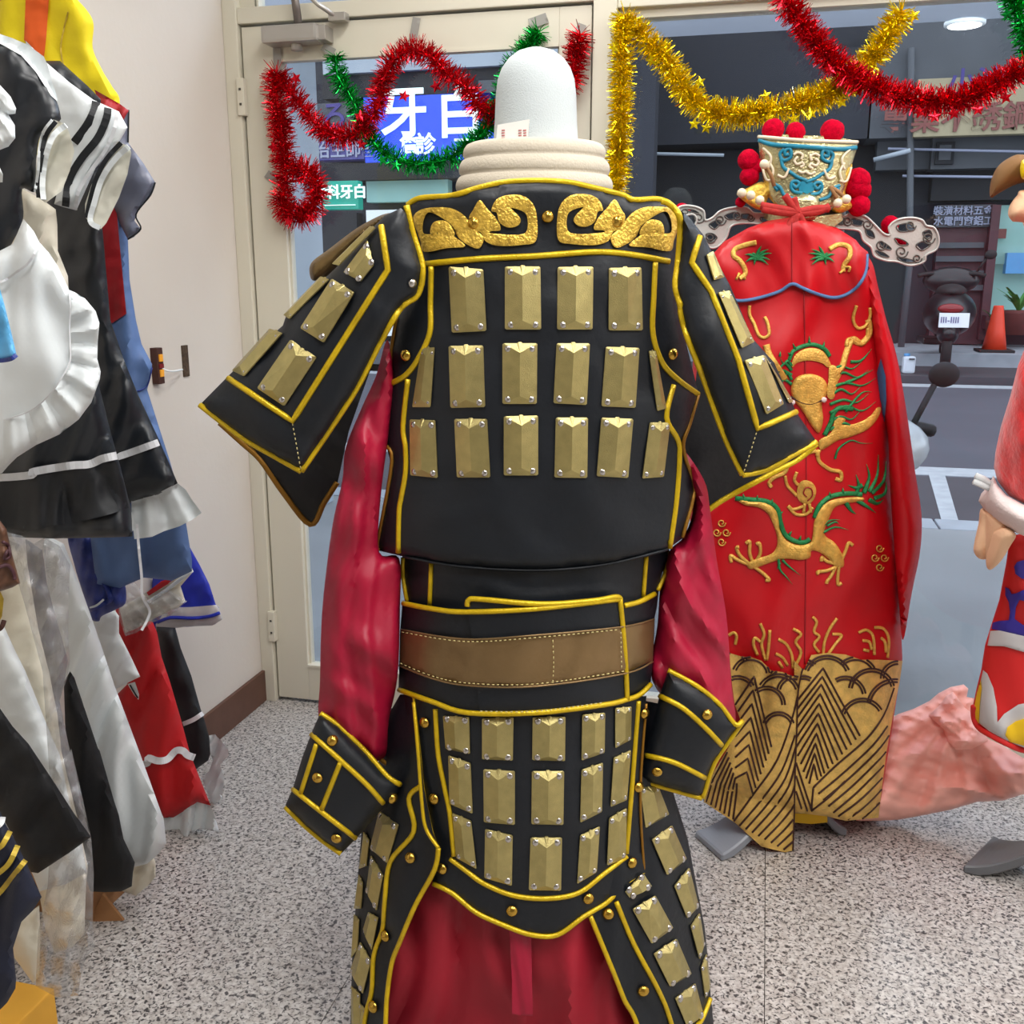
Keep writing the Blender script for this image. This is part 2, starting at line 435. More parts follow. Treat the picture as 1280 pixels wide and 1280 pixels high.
def stud(name, me, px, py, front, parent, rpx, lift=0.001, sx=1):
    p, n = normal_at(front, px, py)
    v = (Vector((0, 0, H))-p).normalized()
    if n.dot(v) < .35: n = (n+v*.5).normalized()
    o = bpy.data.objects.new(name, me); COL.objects.link(o); o.parent = parent
    q = n.to_track_quat('Z', 'Y'); o.rotation_mode = 'QUATERNION'; o.rotation_quaternion = q
    off = Vector(parent.location) if parent.get('is_root') else Vector((0, 0, 0))
    o.location = p+n*lift-off; s = rpx/F*(p-Vector((0, 0, H))).length; o.scale = (s, s, s)
    return o
def plate(c, front, parent, hgt=.15, m='brass', rv=True, name='brass_plate', lift=.002):
    Q = np.array(c, float); p = [Vector(x) for x in W(Q, front(Q)-lift)]
    TL, TR, BR, BL = p; cen = (TL+TR+BR+BL)/4
    n = (TR-TL).cross(BL-TL).normalized()
    if n.dot(Vector((0, 0, H))-cen) < 0: n = -n
    wd = max(((TR-TL).length+(BR-BL).length)/2, ((BL-TL).length)*.25); h = wd*hgt; e = .0018
    def uv(u, v): return TL*(1-u)*(1-v)+TR*u*(1-v)+BR*u*v+BL*(1-u)*v
    # rounded outline, small tab on top, ridge with two end facets
    ol = [(.04, 0), (.42, 0), (.46, -.02), (.54, -.02), (.58, 0), (.96, 0), (1, .02), (1, .98), (.96, 1), (.04, 1), (0, .98), (0, .02)]
    vs = [uv(*q) for q in ol]; n0 = len(vs)
    vs += [uv(*q)+n*e for q in ol]; T = len(vs); vs += [uv(.5, .15)+n*(h+e), uv(.5, .86)+n*(h+e)]
    fs = [tuple(range(n0))]+[(i, (i+1) % n0, n0+(i+1) % n0, n0+i) for i in range(n0)]
    o_ = lambda i: n0+i
    for i in range(0, 5): fs.append((o_(i), o_(i+1), T))
    fs.append((o_(5), o_(6), T)); fs.append((o_(6), o_(7), T+1, T)); fs.append((o_(7), o_(8), T+1)); fs.append((o_(8), o_(9), T+1)); fs.append((o_(9), o_(10), T+1))
    fs.append((o_(10), o_(11), T, T+1)); fs.append((o_(11), o_(0), T))
    me = mesh(name, vs, fs); bm = bmesh.new(); bm.from_mesh(me); bmesh.ops.recalc_face_normals(bm, faces=bm.faces); bm.to_mesh(me); bm.free()
    o = link(name, me, m, parent)
    if rv:
        pw = max(6, math.hypot(c[1][0]-c[0][0], c[1][1]-c[0][1]))
        rr = min(4.6, pw*.14)*((cen-Vector((0, 0, H))).length/F)
        for u, v in ((.17, .09), (.83, .09), (.17, .92), (.83, .92)):
            q = bpy.data.objects.new('rivet', RIVET); COL.objects.link(q); q.parent = o
            q.location = uv(u, v)+n*(e+h*.12); q.rotation_mode = 'QUATERNION'; q.rotation_quaternion = n.to_track_quat('Z', 'Y'); q.scale = (rr, rr, rr)
    return o
def lathe(name, prof, center, m, parent=None, sx=1, sy=1, seg=32, rot=0):
    vs, fs = [], []
    for r, z in prof:
        for s in range(seg):
            a = 2*math.pi*s/seg; x, y = r*sx*math.cos(a), r*sy*math.sin(a)
            vs.append((center[0]+x*math.cos(rot)-y*math.sin(rot), center[1]+x*math.sin(rot)+y*math.cos(rot), z))
    for i in range(len(prof)-1):
        for s in range(seg):
            s2 = (s+1) % seg; fs.append((i*seg+s, i*seg+s2, (i+1)*seg+s2, (i+1)*seg+s))
    fs.append(tuple(range(seg))[::-1]); fs.append(tuple((len(prof)-1)*seg+s for s in range(seg)))
    return link(name, mesh(name, vs, fs), m, parent, smooth=True)
def ball(name, c, r, m, parent=None, sc=(1, 1, 1), lumpy=0, sub=3):
    bm = bmesh.new(); bmesh.ops.create_icosphere(bm, subdivisions=sub, radius=1)
    for v in bm.verts:
        k = 1+lumpy*noise.noise(v.co*2.1+Vector(c)*9)
        v.co = Vector((c[0]+v.co.x*r*sc[0]*k, c[1]+v.co.y*r*sc[1]*k, c[2]+v.co.z*r*sc[2]*k))
    me = bpy.data.meshes.new(name); bm.to_mesh(me); bm.free()
    return link(name, me, m, parent, smooth=True)
def text(name, s, c, size, m, parent=None, ext=.004, sx=1, rz=0):
    cu = bpy.data.curves.new(name, 'FONT'); cu.body = s; cu.size = size; cu.extrude = ext; cu.align_x = 'CENTER'; cu.align_y = 'CENTER'; cu.resolution_u = 3; cu.offset = size*.018*(ext >= .01)
    t = bpy.data.objects.new('tmp', cu); COL.objects.link(t)
    bpy.context.view_layer.update()
    me = bpy.data.meshes.new_from_object(t.evaluated_get(bpy.context.evaluated_depsgraph_get()))
    bpy.data.objects.remove(t)
    me.transform(Matrix.Translation(c) @ Matrix.Rotation(rz, 4, 'Z') @ Matrix.Rotation(R(90), 4, 'X') @ Matrix.Diagonal((sx, 1, 1, 1)))
    me.materials.clear()
    return link(name, me, m, parent)

# ================================================================== THE ROOM
UR, VB = 3.2, -4.2
floor = struct(boxes('floor', [(UL-.1, UR+.1, VB-.1, V0+.12, -.12, -.012)], 'gasket'))
ts = .8; tile_me = None
for i in range(6):
    for j in range(9):
        x0 = UL+i*ts; y1 = V0-j*ts; x1 = min(x0+ts, UR); y0 = max(y1-ts, VB)
        boxes('tile', [(x0+.0008, x1-.0008, y0+.0008, y1-.0008, -.012, 0)], 'granite', floor)
struct(boxes('wall_left', [(UL-.15, UL, VB, V0, 0, CEIL)], 'wall'))
struct(boxes('wall_right', [(UR, UR+.15, VB, V0, 0, CEIL)], 'wall'))
struct(boxes('wall_rear', [(UL-.15, UR+.15, VB-.15, VB, 0, CEIL)], 'wall'))
struct(boxes('ceiling', [(UL-.15, UR+.15, VB-.15, V0+.1, CEIL, CEIL+.1)], 'ceiling'))
struct(boxes('wall_front', [(UL-.15, UR+.15, V0-.02, V0+.1, 2.62, CEIL)], 'wall'))
struct(boxes('baseboard_left', [(UL, UL+.012, VB, V0-.01, 0, .105)], 'baseboard', bevel=.003))
# aluminium shop front: posts and head rails, recessed gaps
struct(boxes('trim_1', [(UL, -1.486, V0-.045, V0+.07, 0, 2.62)], 'frame', bevel=.003))
struct(boxes('trim_2', [(-.474, -.412, V0-.045, V0+.07, 0, 2.62)], 'frame', bevel=.003))
struct(boxes('trim_3', [(-1.486, -.474, V0-.04, V0+.07, 2.043, 2.085)], 'frame', bevel=.003))
struct(boxes('trim_4', [(-.412, UR, V0-.04, V0+.07, 2.022, 2.075)], 'frame', bevel=.003))
struct(boxes('trim_5', [(-.412, UR, V0-.05, V0+.07, 0, .1)], 'frame', bevel=.003))
struct(boxes('trim_6', [(1.55, 1.61, V0-.045, V0+.07, .1, 2.022), (-1.434, -1.428, V0-.02, V0+.02, 2.085, 2.62)], 'frame'))
door = struct(boxes('door_1', [(-1.480, -1.372, V0-.03, V0+.02, .012, 2.036), (-.566, -.480, V0-.03, V0+.02, .012, 2.036),
      (-1.372, -.566, V0-.03, V0+.02, 1.945, 2.036), (-1.372, -.566, V0-.03, V0+.02, .012, .128)], 'frame', bevel=.002))
boxes('glass_pane', [(-1.372, -.566, V0-.006, V0, .128, 1.945)], 'glass', door)
boxes('glazing_bead', [(-1.372, -1.366, V0-.016, V0+.01, .128, 1.945), (-.572, -.566, V0-.016, V0+.01, .128, 1.945), (-1.372, -.566, V0-.034, V0-.006, 1.940, 1.947), (-1.372, -.566, V0-.034, V0-.006, .126, .134)], 'frame', door)
for zc in (1.85, 1.05, .26):
    hg = boxes('hinge', [(-1.494, -1.472, V0-.052, V0-.03, zc-.05, zc+.05)], 'frame', door, bevel=.002)
    boxes('hinge_screw', [(-1.486, -1.480, V0-.054, V0-.051, zc+s*.02-.003, zc+s*.02+.003) for s in (-1, 1)], 'gasket', hg)
win = struct(boxes('window_1', [(-.412, -.39, V0-.02, V0+.03, .1, 2.022), (3.17, UR, V0-.02, V0+.03, .1, 2.022), (-.39, 3.17, V0-.02, V0+.03, 2.0, 2.022), (-.39, 3.17, V0-.02, V0+.03, .1, .13)], 'frame'))
boxes('glass_pane', [(-.39, 1.55, V0-.004, V0+.004, .13, 2.0), (1.61, 3.17, V0-.004, V0+.004, .13, 2.0)], 'glass', win)
win2 = struct(boxes('window_2', [(-1.486, -1.44, V0-.02, V0+.03, 2.085, 2.62), (-.5, -.474, V0-.02, V0+.03, 2.085, 2.62), (-1.44, -.5, V0-.02, V0+.03, 2.59, 2.62)], 'frame'))
boxes('glass_pane', [(-1.44, -.5, V0, V0+.006, 2.085, 2.59)], 'glass', win2)
win3 = struct(boxes('window_3', [(-.412, -.39, V0-.02, V0+.03, 2.075, 2.62), (-.39, UR, V0-.02, V0+.03, 2.59, 2.62)], 'frame'))
boxes('glass_pane', [(-.39, UR, V0, V0+.006, 2.075, 2.59)], 'glass', win3)
# door closer
o0 = Vector((at(390, 40, V0-.06)))
dc = root('door_closer', (o0.x, V0-.03, o0.z-.03), 'grey metal door closer with folding arm at the top of the door frame', 'door closer')
a_, b_ = at(333, 30, V0-.06), at(403, 52, V0-.06)
boxes('body', [(a_.x, b_.x, V0-.10, V0-.03, b_.z-.004, a_.z-.012)], 'aluminium', dc, bevel=.008)
boxes('end_plate', [(b_.x-.002, b_.x+.02, V0-.085, V0-.03, b_.z, a_.z-.016)], 'aluminium', dc, bevel=.002)
k_ = at(372, 58, V0-.06); lathe('spindle_cap', [(.016, k_.z-.012), (.016, k_.z+.012), (.01, k_.z+.016)], (k_.x, V0-.065), 'aluminium', dc, seg=16)
tube3('arm', [[at(373, 30, V0-.07), at(369, 0, V0-.07), at(358, -50, V0-.07)]], 'alu_dark', dc, w=.011, t=.005)
tube3('rod', [[at(422, 22, V0-.06), at(398, 6, V0-.09), at(340, -48, V0-.09)]], 'aluminium', dc, w=.006)
p_ = at(422, 22, V0-.05); boxes('bracket', [(p_.x-.02, p_.x+.03, V0-.07, V0-.038, p_.z-.012, p_.z+.01)], 'aluminium', dc, bevel=.003)
# wall hole and the device beside it
def on_left(px, py, off=0):
    d = rays([(px, py)])[0]; xw = d[0]*CY-d[1]*SY; t = (UL+off)/xw; q = d*t
    return Vector((UL+off, q[0]*SY+q[1]*CY, q[2]+H))
h1, h2 = on_left(226, 432), on_left(236, 470)
hp = tag(boxes('wall_patch', [(UL-.001, UL+.004, h1.y, h2.y, h2.z, h1.z)], 'hole_dark', bevel=.001), 'narrow rough hole broken in the beige wall beside a loose cable', 'wall hole')
d1, d2 = on_left(187, 435), on_left(198, 479)
dv = root('wall_socket', (UL, (d1.y+d2.y)/2, d2.z), 'dark open wall socket with amber contacts in the beige wall', 'socket')
boxes('housing', [(UL-.001, UL+.02, d1.y, d2.y, d2.z, d1.z)], 'hem_line', dv, bevel=.002)
for f0, f1 in ((.18, .38), (.6, .8)):
    zz = d1.z-d2.z; boxes('contact', [(UL+.018, UL+.024, d1.y+.006, d2.y-.006, d1.z-f1*zz, d1.z-f0*zz)], 'amber', dv, bevel=.001)
boxes('contact', [(UL+.018, UL+.023, d1.y+.004, d2.y-.004, d1.z-.56*(d1.z-d2.z), d1.z-.44*(d1.z-d2.z))], 'lamp_red', dv)
tag(tube3('cable', [catmull([on_left(198, 458, .01), on_left(212, 464, .03), on_left(228, 462, .01)], 6)], 'white', w=.0025), 'thin white cable running from the socket into the wall hole', 'cable')
# ceiling lamps (above the frame)
for i, (lx, ly) in enumerate(LAMPS):
    t = root('ceiling_light', (lx, ly, CEIL-.05), 'long white ceiling light panel', 'lamp', 'ceiling light panels')
    boxes('housing', [(lx-.16, lx+.16, ly-.6, ly+.6, CEIL-.04, CEIL)], 'white', t, bevel=.004)
    boxes('diffuser', [(lx-.14, lx+.14, ly-.58, ly+.58, CEIL-.05, CEIL-.04)], 'panel_on', t)

# ================================================================== THE STREET
struct(boxes('ground_pavement', [(-14, 12, V0+.1, 5.75, -.12, 0)], 'sidewalk'))
VK = 5.78
for k in range(26):
    o = boxes('kerb_stone', [(-14+k, -13.01+k, 5.76, 6.0, -.12, .004)], 'kerb', bpy.data.objects['ground_pavement'], bevel=.01)
struct(boxes('ground_road', [(-30, 30, 6.0, 14.0, -.16, -.004)], 'road'))
struct(boxes('ground_gutter', [(-30, 30, 6.02, 7.35, -.004, -.002)], 'asphalt_patch'))
tag(boxes('road_marking', [(-30, 30, 7.4, 7.72, -.004, .001)], 'road_paint'), 'near long white line painted along the edge of the road', 'road marking')
q = [(1160, 590), (1180, 590), (1199, 655), (1178, 655)]
P4 = [ground(*p) for p in q]
tag(link('road_marking', mesh('road_marking', [p+Vector((0, 0, .003)) for p in P4]+[p-Vector((0, 0, .002)) for p in P4], [(3, 2, 1, 0), (4, 5, 6, 7), (0, 1, 5, 4), (1, 2, 6, 5), (2, 3, 7, 6), (3, 0, 4, 7)]), 'road_paint'), 'short white parking bay bar crossing from the line to the kerb', 'road marking')
tag(boxes('road_marking', [(-30, 30, 13.6, 13.95, -.004, .002)], 'road_paint'), 'far white line at the foot of the opposite shops', 'road marking')
struct(boxes('ground_far', [(-30, 30, 14.0, 15.6, -.16, .1)], 'asphalt_patch'))
struct(boxes('ground_far_pavement', [(-30, 30, 15.6, 22, -.16, .28)], 'kerb'))
# arcade over the near pavement
arc = struct(boxes('arcade_ceiling', [(-14, 12, V0+.12, 5.6, 2.62, 2.9)], 'arcade'))
struct(boxes('arcade_beam', [(-14, 12, 5.6, 5.9, 2.62, 3.6)], 'arcade'))
pc = at(404, 300, 5.6); struct(boxes('arcade_column', [(pc.x-.5, pc.x, 5.2, 5.6, 0, 2.6)], 'column', bevel=.01))
pc = at(1205, 28, 4.2); dl = root('downlight', (pc.x, 4.2, 2.6), 'small round downlight glowing in the arcade ceiling', 'lamp')
pl = None
dd = rays([(1206, 29)])[0]; tt = (2.615-H)/dd[2]; qq = dd*tt; c_ = (qq[0]*CY-qq[1]*SY, qq[0]*SY+qq[1]*CY); dl.location = (c_[0], c_[1], 2.6)
lathe('rim', [(.10, 2.622), (.10, 2.606), (.085, 2.604)], c_, 'white', dl, seg=24); area('arcade_lamp_light', (c_[0], c_[1], 2.58), (.3, .3), 14, (.92, .96, 1)); lathe('lens', [(.08, 2.61), (.08, 2.6), (.05, 2.598)], c_, 'lamp_on', dl, seg=24)
# facade opposite
VF = 18.0
def fbox(x0, x1, y0, y1, v, d, m, name, parent, bevel=0):
    """box whose front face at y = v spans the given picture rectangle"""
    a = at(x0, (y0+y1)/2, v); b = at(x1, (y0+y1)/2, v); c = at((x0+x1)/2, y0, v); e = at((x0+x1)/2, y1, v)
    return boxes(name, [(a.x, b.x, v, v+d, e.z, c.z)], m, parent, bevel)
bl = root('shop_building', (0, VF, .28), 'dark grey shop building across the street behind the robe', 'building')
boxes('wall', [(-25, 25, VF, VF+.4, 0, 9)], 'facade', bl)
fbox(770, 1090, 66, 178, VF-.9, .9, 'facade', 'upper_storey', bl)
fbox(1090, 1420, 20, 168, VF-.9, .9, 'facade_mid', 'upper_storey', bl)
fbox(800, 930, 190, 470, VF-.2, .2, 'facade_dark', 'shutter', bl)
fbox(930, 1130, 190, 450, VF-.15, .15, 'facade_dark', 'shutter', bl)
fbox(1096, 1165, 170, 212, VF-.5, .4, 'facade_mid', 'panel', bl)
fbox(1165, 1300, 166, 210, VF-.7, .5, 'facade_mid', 'lintel', bl)
fbox(1165, 1300, 210, 250, VF-.35, .3, 'facade_dark', 'lintel', bl)
for y in (188, 222):
    tube3('conduit', [[at(1110 if y == 188 else 1128, y-2, VF-.95), at(1300, y+2 if y == 188 else y, VF-.95)]], 'sign_dim', bl, w=.02)
tube3('drain_pipe', [[at(1139, 60, VF-1.0), at(1137, 330, VF-1.0), at(1124, 455, VF-1.0)]], 'facade_mid', bl, w=.05)
tube3('cable_tray', [[at(760, 191, VF-1.0), at(905, 194, VF-1.0)]], 'column', bl, w=.025)
tube3('bracket_arm', [[at(1092, 200, VF-1.2), at(1138, 188, VF-1.2)]], 'column', bl, w=.035)
fb = fbox(1170, 1193, 177, 205, VF-.78, .08, 'facade_dark', 'meter_box', bl); fbox(1174, 1189, 181, 200, VF-.8, .03, 'facade_mid', 'meter_window', fb)
fbox(1168, 1236, 256, 430, VF-.3, .3, 'maroon', 'display_case', bl)
for y in (303, 320, 338, 356): fbox(1170, 1230, y, y+7, VF-.42, .2, 'facade_mid', 'shelf', bl)
fbox(1232, 1243, 256, 425, VF-.5, .5, 'maroon', 'door_post', bl)
fbox(1243, 1330, 256, 400, VF-.1, .1, 'teal_wall', 'lit_interior', bl)
fbox(1240, 1330, 306, 330, VF-.25, .1, 'teal_wall', 'counter', bl); fbox(1258, 1300, 316, 342, VF-.4, .2, 'shop_blue', 'blue_counter', bl)
fbox(1243, 1258, 286, 298, VF-.2, .06, 'sign_brown', 'notice', bl)
fbox(1232, 1330, 395, 412, VF-.8, .6, 'maroon', 'planter_wall', bl)
# writing boards of the far shops
def sign(name, rect, v, d, m, label, parts=(), frame=None):
    x0, x1, y0, y1 = rect; cx, cy = (x0+x1)/2, (y0+y1)/2; c = at(cx, cy, v)
    r_ = root(name, (c.x, v, at(cx, y1, v).z), label, 'sign')
    fbox(x0, x1, y0, y1, v, d, m, 'board', r_, .01)
    for s, px, py, hpx, mm in parts:
        p = at(px, py, v-.02); zc = (p-Vector((0, 0, H))).length
        text('lettering', s, p, hpx/F*zc*1.28, mm, r_, .01)
    return r_
sgb = sign('signboard', (455, 720, 116, 200), 14, .25, 'sign_blue', 'large blue lit signboard with white characters seen through the door', [('牙', 505, 145, 46, 'sign_char'), ('白', 575, 145, 46, 'sign_char'), ('前', 600, 177, 20, 'sign_char'), ('二', 577, 184, 18, 'sign_char'), ('診', 532, 182, 20, 'sign_char'), ('詹', 511, 182, 18, 'sign_char')])
sign('signboard', (396, 455, 176, 200), 14, .25, 'sign_violet', 'violet end of the lit signboard with small white characters', [('治主師醫', 432, 188, 15, 'sign_dim')])
sign('signboard', (396, 470, 128, 176), 14.1, .2, 'facade_mid', 'grey panel with a violet curl character behind the green tinsel', [('ろ', 418, 147, 26, 'violet_ink')])
sign('signboard', (403, 448, 226, 262), 12, .15, 'sign_green', 'small green lit signboard with white characters beside the door edge', [('診科牙白', 425, 241, 13, 'sign_char'), ('—————', 425, 256, 6, 'sign_char')])
sign('signboard', (1145, 1420, 93, 167), VF-1.15, .2, 'sign_cream', 'dull cream signboard with dark red characters at upper right', [('專業不銹鋼線', 1214, 149, 24, 'sign_brown'), ('小沐', 1220, 104, 22, 'violet_ink')])
sign('signboard', (1170, 1238, 256, 284), VF-.4, .1, 'facade_mid', 'grey notice board with two rows of small white writing above shelves', [('裝潢材料五金', 1204, 264, 8, 'sign_dim'), ('水電門窗鋁工', 1204, 277, 8, 'sign_dim')])
lb = root('shop_building', (-6, 14.3, 0), 'dark clinic building seen through the glass door', 'building')
boxes('wall', [(-14, -1.6, 14.4, 14.8, 0, 9)], 'facade', lb)
fbox(403, 760, 60, 84, 14.0, .4, 'column', 'fascia', lb); fbox(403, 760, 84, 116, 14.1, .3, 'facade_dark', 'upper_panel', lb)
fbox(598, 625, 100, 150, 14.0, .05, 'facade_mid', 'window_frame', lb)
fbox(403, 760, 200, 222, 14.0, .4, 'facade_dark', 'awning', lb); fbox(458, 560, 222, 252, 14.2, .3, 'teal_wall', 'window', lb)
fbox(460, 540, 262, 420, 14.2, .3, 'white', 'notice', lb); fbox(403, 452, 266, 640, 14.2, .3, 'facade_dark', 'shutter', lb)
fbox(403, 760, 430, 470, 14.0, .4, 'facade_mid', 'step', lb)
# far black scooter, seen from behind
def scooter(c, s, lab, body_m, rz=0):
    r_ = root('scooter', c, lab, 'scooter')
    def L(x, y, z): # local -> world, x right, y away
        return Vector((c[0]+s*(x*math.cos(rz)-y*math.sin(rz)), c[1]+s*(x*math.sin(rz)+y*math.cos(rz)), c[2]+s*z))
    def sph(n, x, y, z, sx, sy, sz, m):
        o = ball(n, (0, 0, 0), 1, m, r_, (sx*s, sy*s, sz*s), 0, 3); o.rotation_euler = (0, 0, rz); o.location = L(x, y, z)-Vector(c); return o
    for y in (0, 1.25):
        bm = bmesh.new(); n, k = 24, 10; vv = []
        for i in range(n):
            for j in range(k):
                a, b = 2*math.pi*i/n, 2*math.pi*j/k; rr = .21+.05*math.cos(b); vv.append(bm.verts.new(L(.05*math.sin(b), y+rr*math.cos(a), .26+rr*math.sin(a))))
        for i in range(n):
            for j in range(k): bm.faces.new((vv[i*k+j], vv[i*k+(j+1) % k], vv[(i+1) % n*k+(j+1) % k], vv[(i+1) % n*k+j]))
        me = bpy.data.meshes.new('wheel'); bm.to_mesh(me); bm.free(); wh = link('wheel', me, 'rubber', r_, smooth=True)
        h_ = ball('wheel_hub', tuple(L(0, y, .26)), .13*s, 'alu_dark', r_, (.35, 1, 1), sub=2)
    sph('tail_body', 0, .25, .6, .26, .5, .24, body_m); sph('seat', 0, .35, .82, .15, .42, .08, 'rubber')
    sph('front_shield', 0, 1.1, .93, .29, .12, .15, body_m); sph('leg_shield', 0, 1.05, .6, .2, .1, .32, body_m); sph('fender', 0, -.05, .42, .11, .25, .12, body_m)
    sph('tail_lamp', 0, -.22, .66, .12, .05, .05, 'lamp_red'); sph('headlight', 0, 1.2, .93, .14, .1, .1, 'scooter_silver')
    boxes('floor_board', [(L(-.15, 0, 0).x, L(.15, 0, 0).x, L(0, .6, 0).y, L(0, 1.1, 0).y, c[2]+.26*s, c[2]+.33*s)], body_m, r_, .02)
    tube3('handlebar', [catmull([L(-.34, 1.0, .98), L(-.2, 1.04, 1.0), L(0, 1.1, .94), L(.2, 1.04, 1.0), L(.34, 1.0, .98)], 5)], 'rubber', r_, w=.025*s)
    for sd in (-1, 1):
        tube3('mirror_stem', [[L(sd*.24, 1.04, 1.0), L(sd*.33, 1.0, 1.16)]], 'rubber', r_, w=.012*s); sph('mirror', sd*.37, .99, 1.2, .062, .025, .05, 'rubber')
    boxes('number_plate', [(L(-.14, 0, 0).x, L(.14, 0, 0).x, L(0, -.29, 0).y, L(0, -.27, 0).y, c[2]+.48*s, c[2]+.62*s)], 'plate_white', r_)
    text('lettering', 'III-IIII', L(0, -.295, .55), .085*s, 'violet_ink', r_, .002)
    return r_
g = at(1181, 455, 14.4)
sc1 = scooter((g.x, 14.4, .1), 1.3, 'black scooter seen from behind, parked across the road', 'scooter_black', R(-8))
g = at(1067, 480, 3.5); scooter((g.x-.23, 4.37, 0), .86, 'silver scooter with round mirror parked just outside, half behind the red robe', 'scooter_silver', R(-165))
# water jug, traffic cone, planter
g = at(1137, 452, 14.3); j = root('water_jug', (g.x, 14.3, .1), 'white plastic jug standing beside the black scooter', 'jug')
k = 1/F*14.2; boxes('body', [(g.x-7*k, g.x+7*k, 14.3, 14.45, .1, .1+20*k)], 'jug', j, bevel=.03); lathe('cap', [(.04, .1+20*k), (.04, .1+23*k)], (g.x-.03, 14.37), 'shop_blue', j, seg=12); boxes('handle', [(g.x-.01, g.x+.06, 14.28, 14.3, .1+16*k, .1+18*k)], 'facade_mid', j)
g = at(1244, 423, 16.2); cn = root('traffic_cone', (g.x, 16.2, .28), 'orange traffic cone standing on the far pavement', 'cone')
boxes('base', [(g.x-.24, g.x+.24, 15.96, 16.44, .28, .32)], 'rubber', cn, .01); lathe('cone', [(.17, .32), (.12, .6), (.07, .93), (.065, .95)], (g.x, 16.2), 'cone_orange', cn, seg=20)
def plant(name, px, py, v, z, s, lab, n=22):
    g = at(px, py, v); r_ = root(name, (g.x, v, z), lab, 'plant')
    lathe('pot', [(.13*s, z), (.17*s, z+.24*s), (.18*s, z+.28*s)], (g.x, v), 'pot', r_, seg=16); vs, fs = [], []
    for i in range(n):
        a = random.uniform(0, 6.28); l = random.uniform(.2, .42)*s; w_ = .025*s; b = Vector((g.x, v, z+.26*s)); d = Vector((math.cos(a), math.sin(a), 0)); sd = Vector((-math.sin(a), math.cos(a), 0))
        p0 = len(vs); 
        for t_ in (0, .5, 1): 
            c2 = b+d*l*.7*t_+Vector((0, 0, l*(1.3*t_-.6*t_*t_))); ww = w_*(1-.8*abs(t_-.45)); vs += [c2-sd*ww, c2+sd*ww]
        fs += [(p0, p0+1, p0+3, p0+2), (p0+2, p0+3, p0+5, p0+4)]
    link('foliage', mesh('foliage', vs, fs), 'leaf', r_)
plant('potted_plant', 1272, 400, 16.9, .5, 1.3, 'green potted plant on the low wall at the lit shop')
plant('potted_plant', 1244, 380, 17.2, .5, .7, 'small potted plant just behind the orange cone', 12)

# ================================================================== THE BLACK ARMOUR COSTUME
DM = 1.62
mx, my = float(W([(666, 600)], [DM])[0][0]), float(W([(666, 600)], [DM])[0][1])
form = root('dress_form', (mx, my, 0), 'headless mannequin with a white cloth covered neck cap above the black armour', 'mannequin')
def zat(py, D): return float(W([(666, py)], [D])[0][2])
prof = [(.0685, zat(200, DM)), (.0645, zat(176, DM)), (.0625, zat(150, DM)), (.061, zat(120, DM)), (.058, zat(100, DM)), (.052, zat(86, DM)), (.042, zat(74, DM)), (.028, zat(65, DM)), (.012, zat(60.5, DM)), (.002, zat(60, DM))]
lathe('neck_cap', prof, (mx+.002, my), 'calico', form, seg=40)
lathe('torso', [(.06, zat(185, DM)), (.11, zat(235, DM)), (.15, zat(270, DM)), (.13, zat(420, DM)), (.10, zat(700, DM)), (.12, zat(840, DM)), (.11, zat(900, DM))], (mx, my), 'calico', form, 1, .62, 28, YAW)
lathe('pole', [(.016, .02), (.016, zat(890, DM))], (mx, my), 'chrome', form, seg=16)
lathe('base', [(.16, 0), (.16, .012), (.03, .025)], (mx, my), 'chrome', form, seg=40)
# padded collar: rolled folds
sc_ = root('neck_cloth', (mx, my, zat(235, DM)), 'cream cloth collar rolled in thick folds around the neck cap', 'collar')
zt, zb = zat(178, DM), zat(262, DM); pr_ = []
for i in range(41):
    t = i/40; fold = abs(math.sin(t*math.pi*4.0)); pr_.append((.092+.026*t**.6+.006*fold**.6*(1 if t > .03 else 0)-(.03 if i == 0 else 0), zt+(zb-zt)*t))
lathe('rolled_cloth', pr_, (mx, my), 'cream_pad', sc_, 1.03, .86, 48, YAW)
# paper label leaning on the cap
zf = dplane(DM-.064)
o, f_ = sheet('paper_label', [(622, 156), (662, 149), (659, 183), (619, 187)], zf, 'paper', th=.001, lift=.006)
lab = o; tag(lab, 'small white paper price label with faint red writing on the neck cap', 'label')
for gx, n in ((629, 6), (650, 6), (656, 7)):
    for i in range(n): strip('ink_mark', [[(gx-2, 163+i*3.2), (gx+2, 162.6+i*3.2)]], f_, 'red_ink', lab, 1.2, .0003, curve=False)

# under robe -------------------------------------------------------
zoom5, zoom6, zoom7 = Z(340, 840, 2.908), Z(500, 860, 3.047), Z(720, 820, 2.783)
v1, v2, v3, v4 = Z(240, 230, 2.909), Z(460, 220, 3.048), Z(820, 230, 2.909), Z(460, 560, 3.048)
robe = root('under_robe', (mx, my, .01), 'dark red satin robe worn under the black armour', 'robe')
sk = body(662, 180, DM, .15, .16, .0002)
sk_in = body(662, 172, DM-.012, .10, .12, .0001)
sheet('skirt', [(520, 860), (740, 860), (765, 1000), (785, 1100), (815, 1190), (850, 1290), (860, 1420), (455, 1420), (470, 1290), (480, 1150), (500, 1000)], sk_in, 'skirt_red', robe, th=.01, fold=folds([(96, 90, .010)], [(650, 500, 14, .012, 600)], .02, 90), step=10,
      back=lambda P: 2*DM-sk_in(P))
strip_f = shift(sk_in, .012)
sheet('sash_end', [(636, 1150), (664, 1150), (665, 1225), (666, 1270), (640, 1268), (640, 1225)], strip_f, 'satin_red', robe, th=.003, lift=.012, fold=folds([(90, 24, .002)]))
sl = body(446, 130, 1.60, .05)
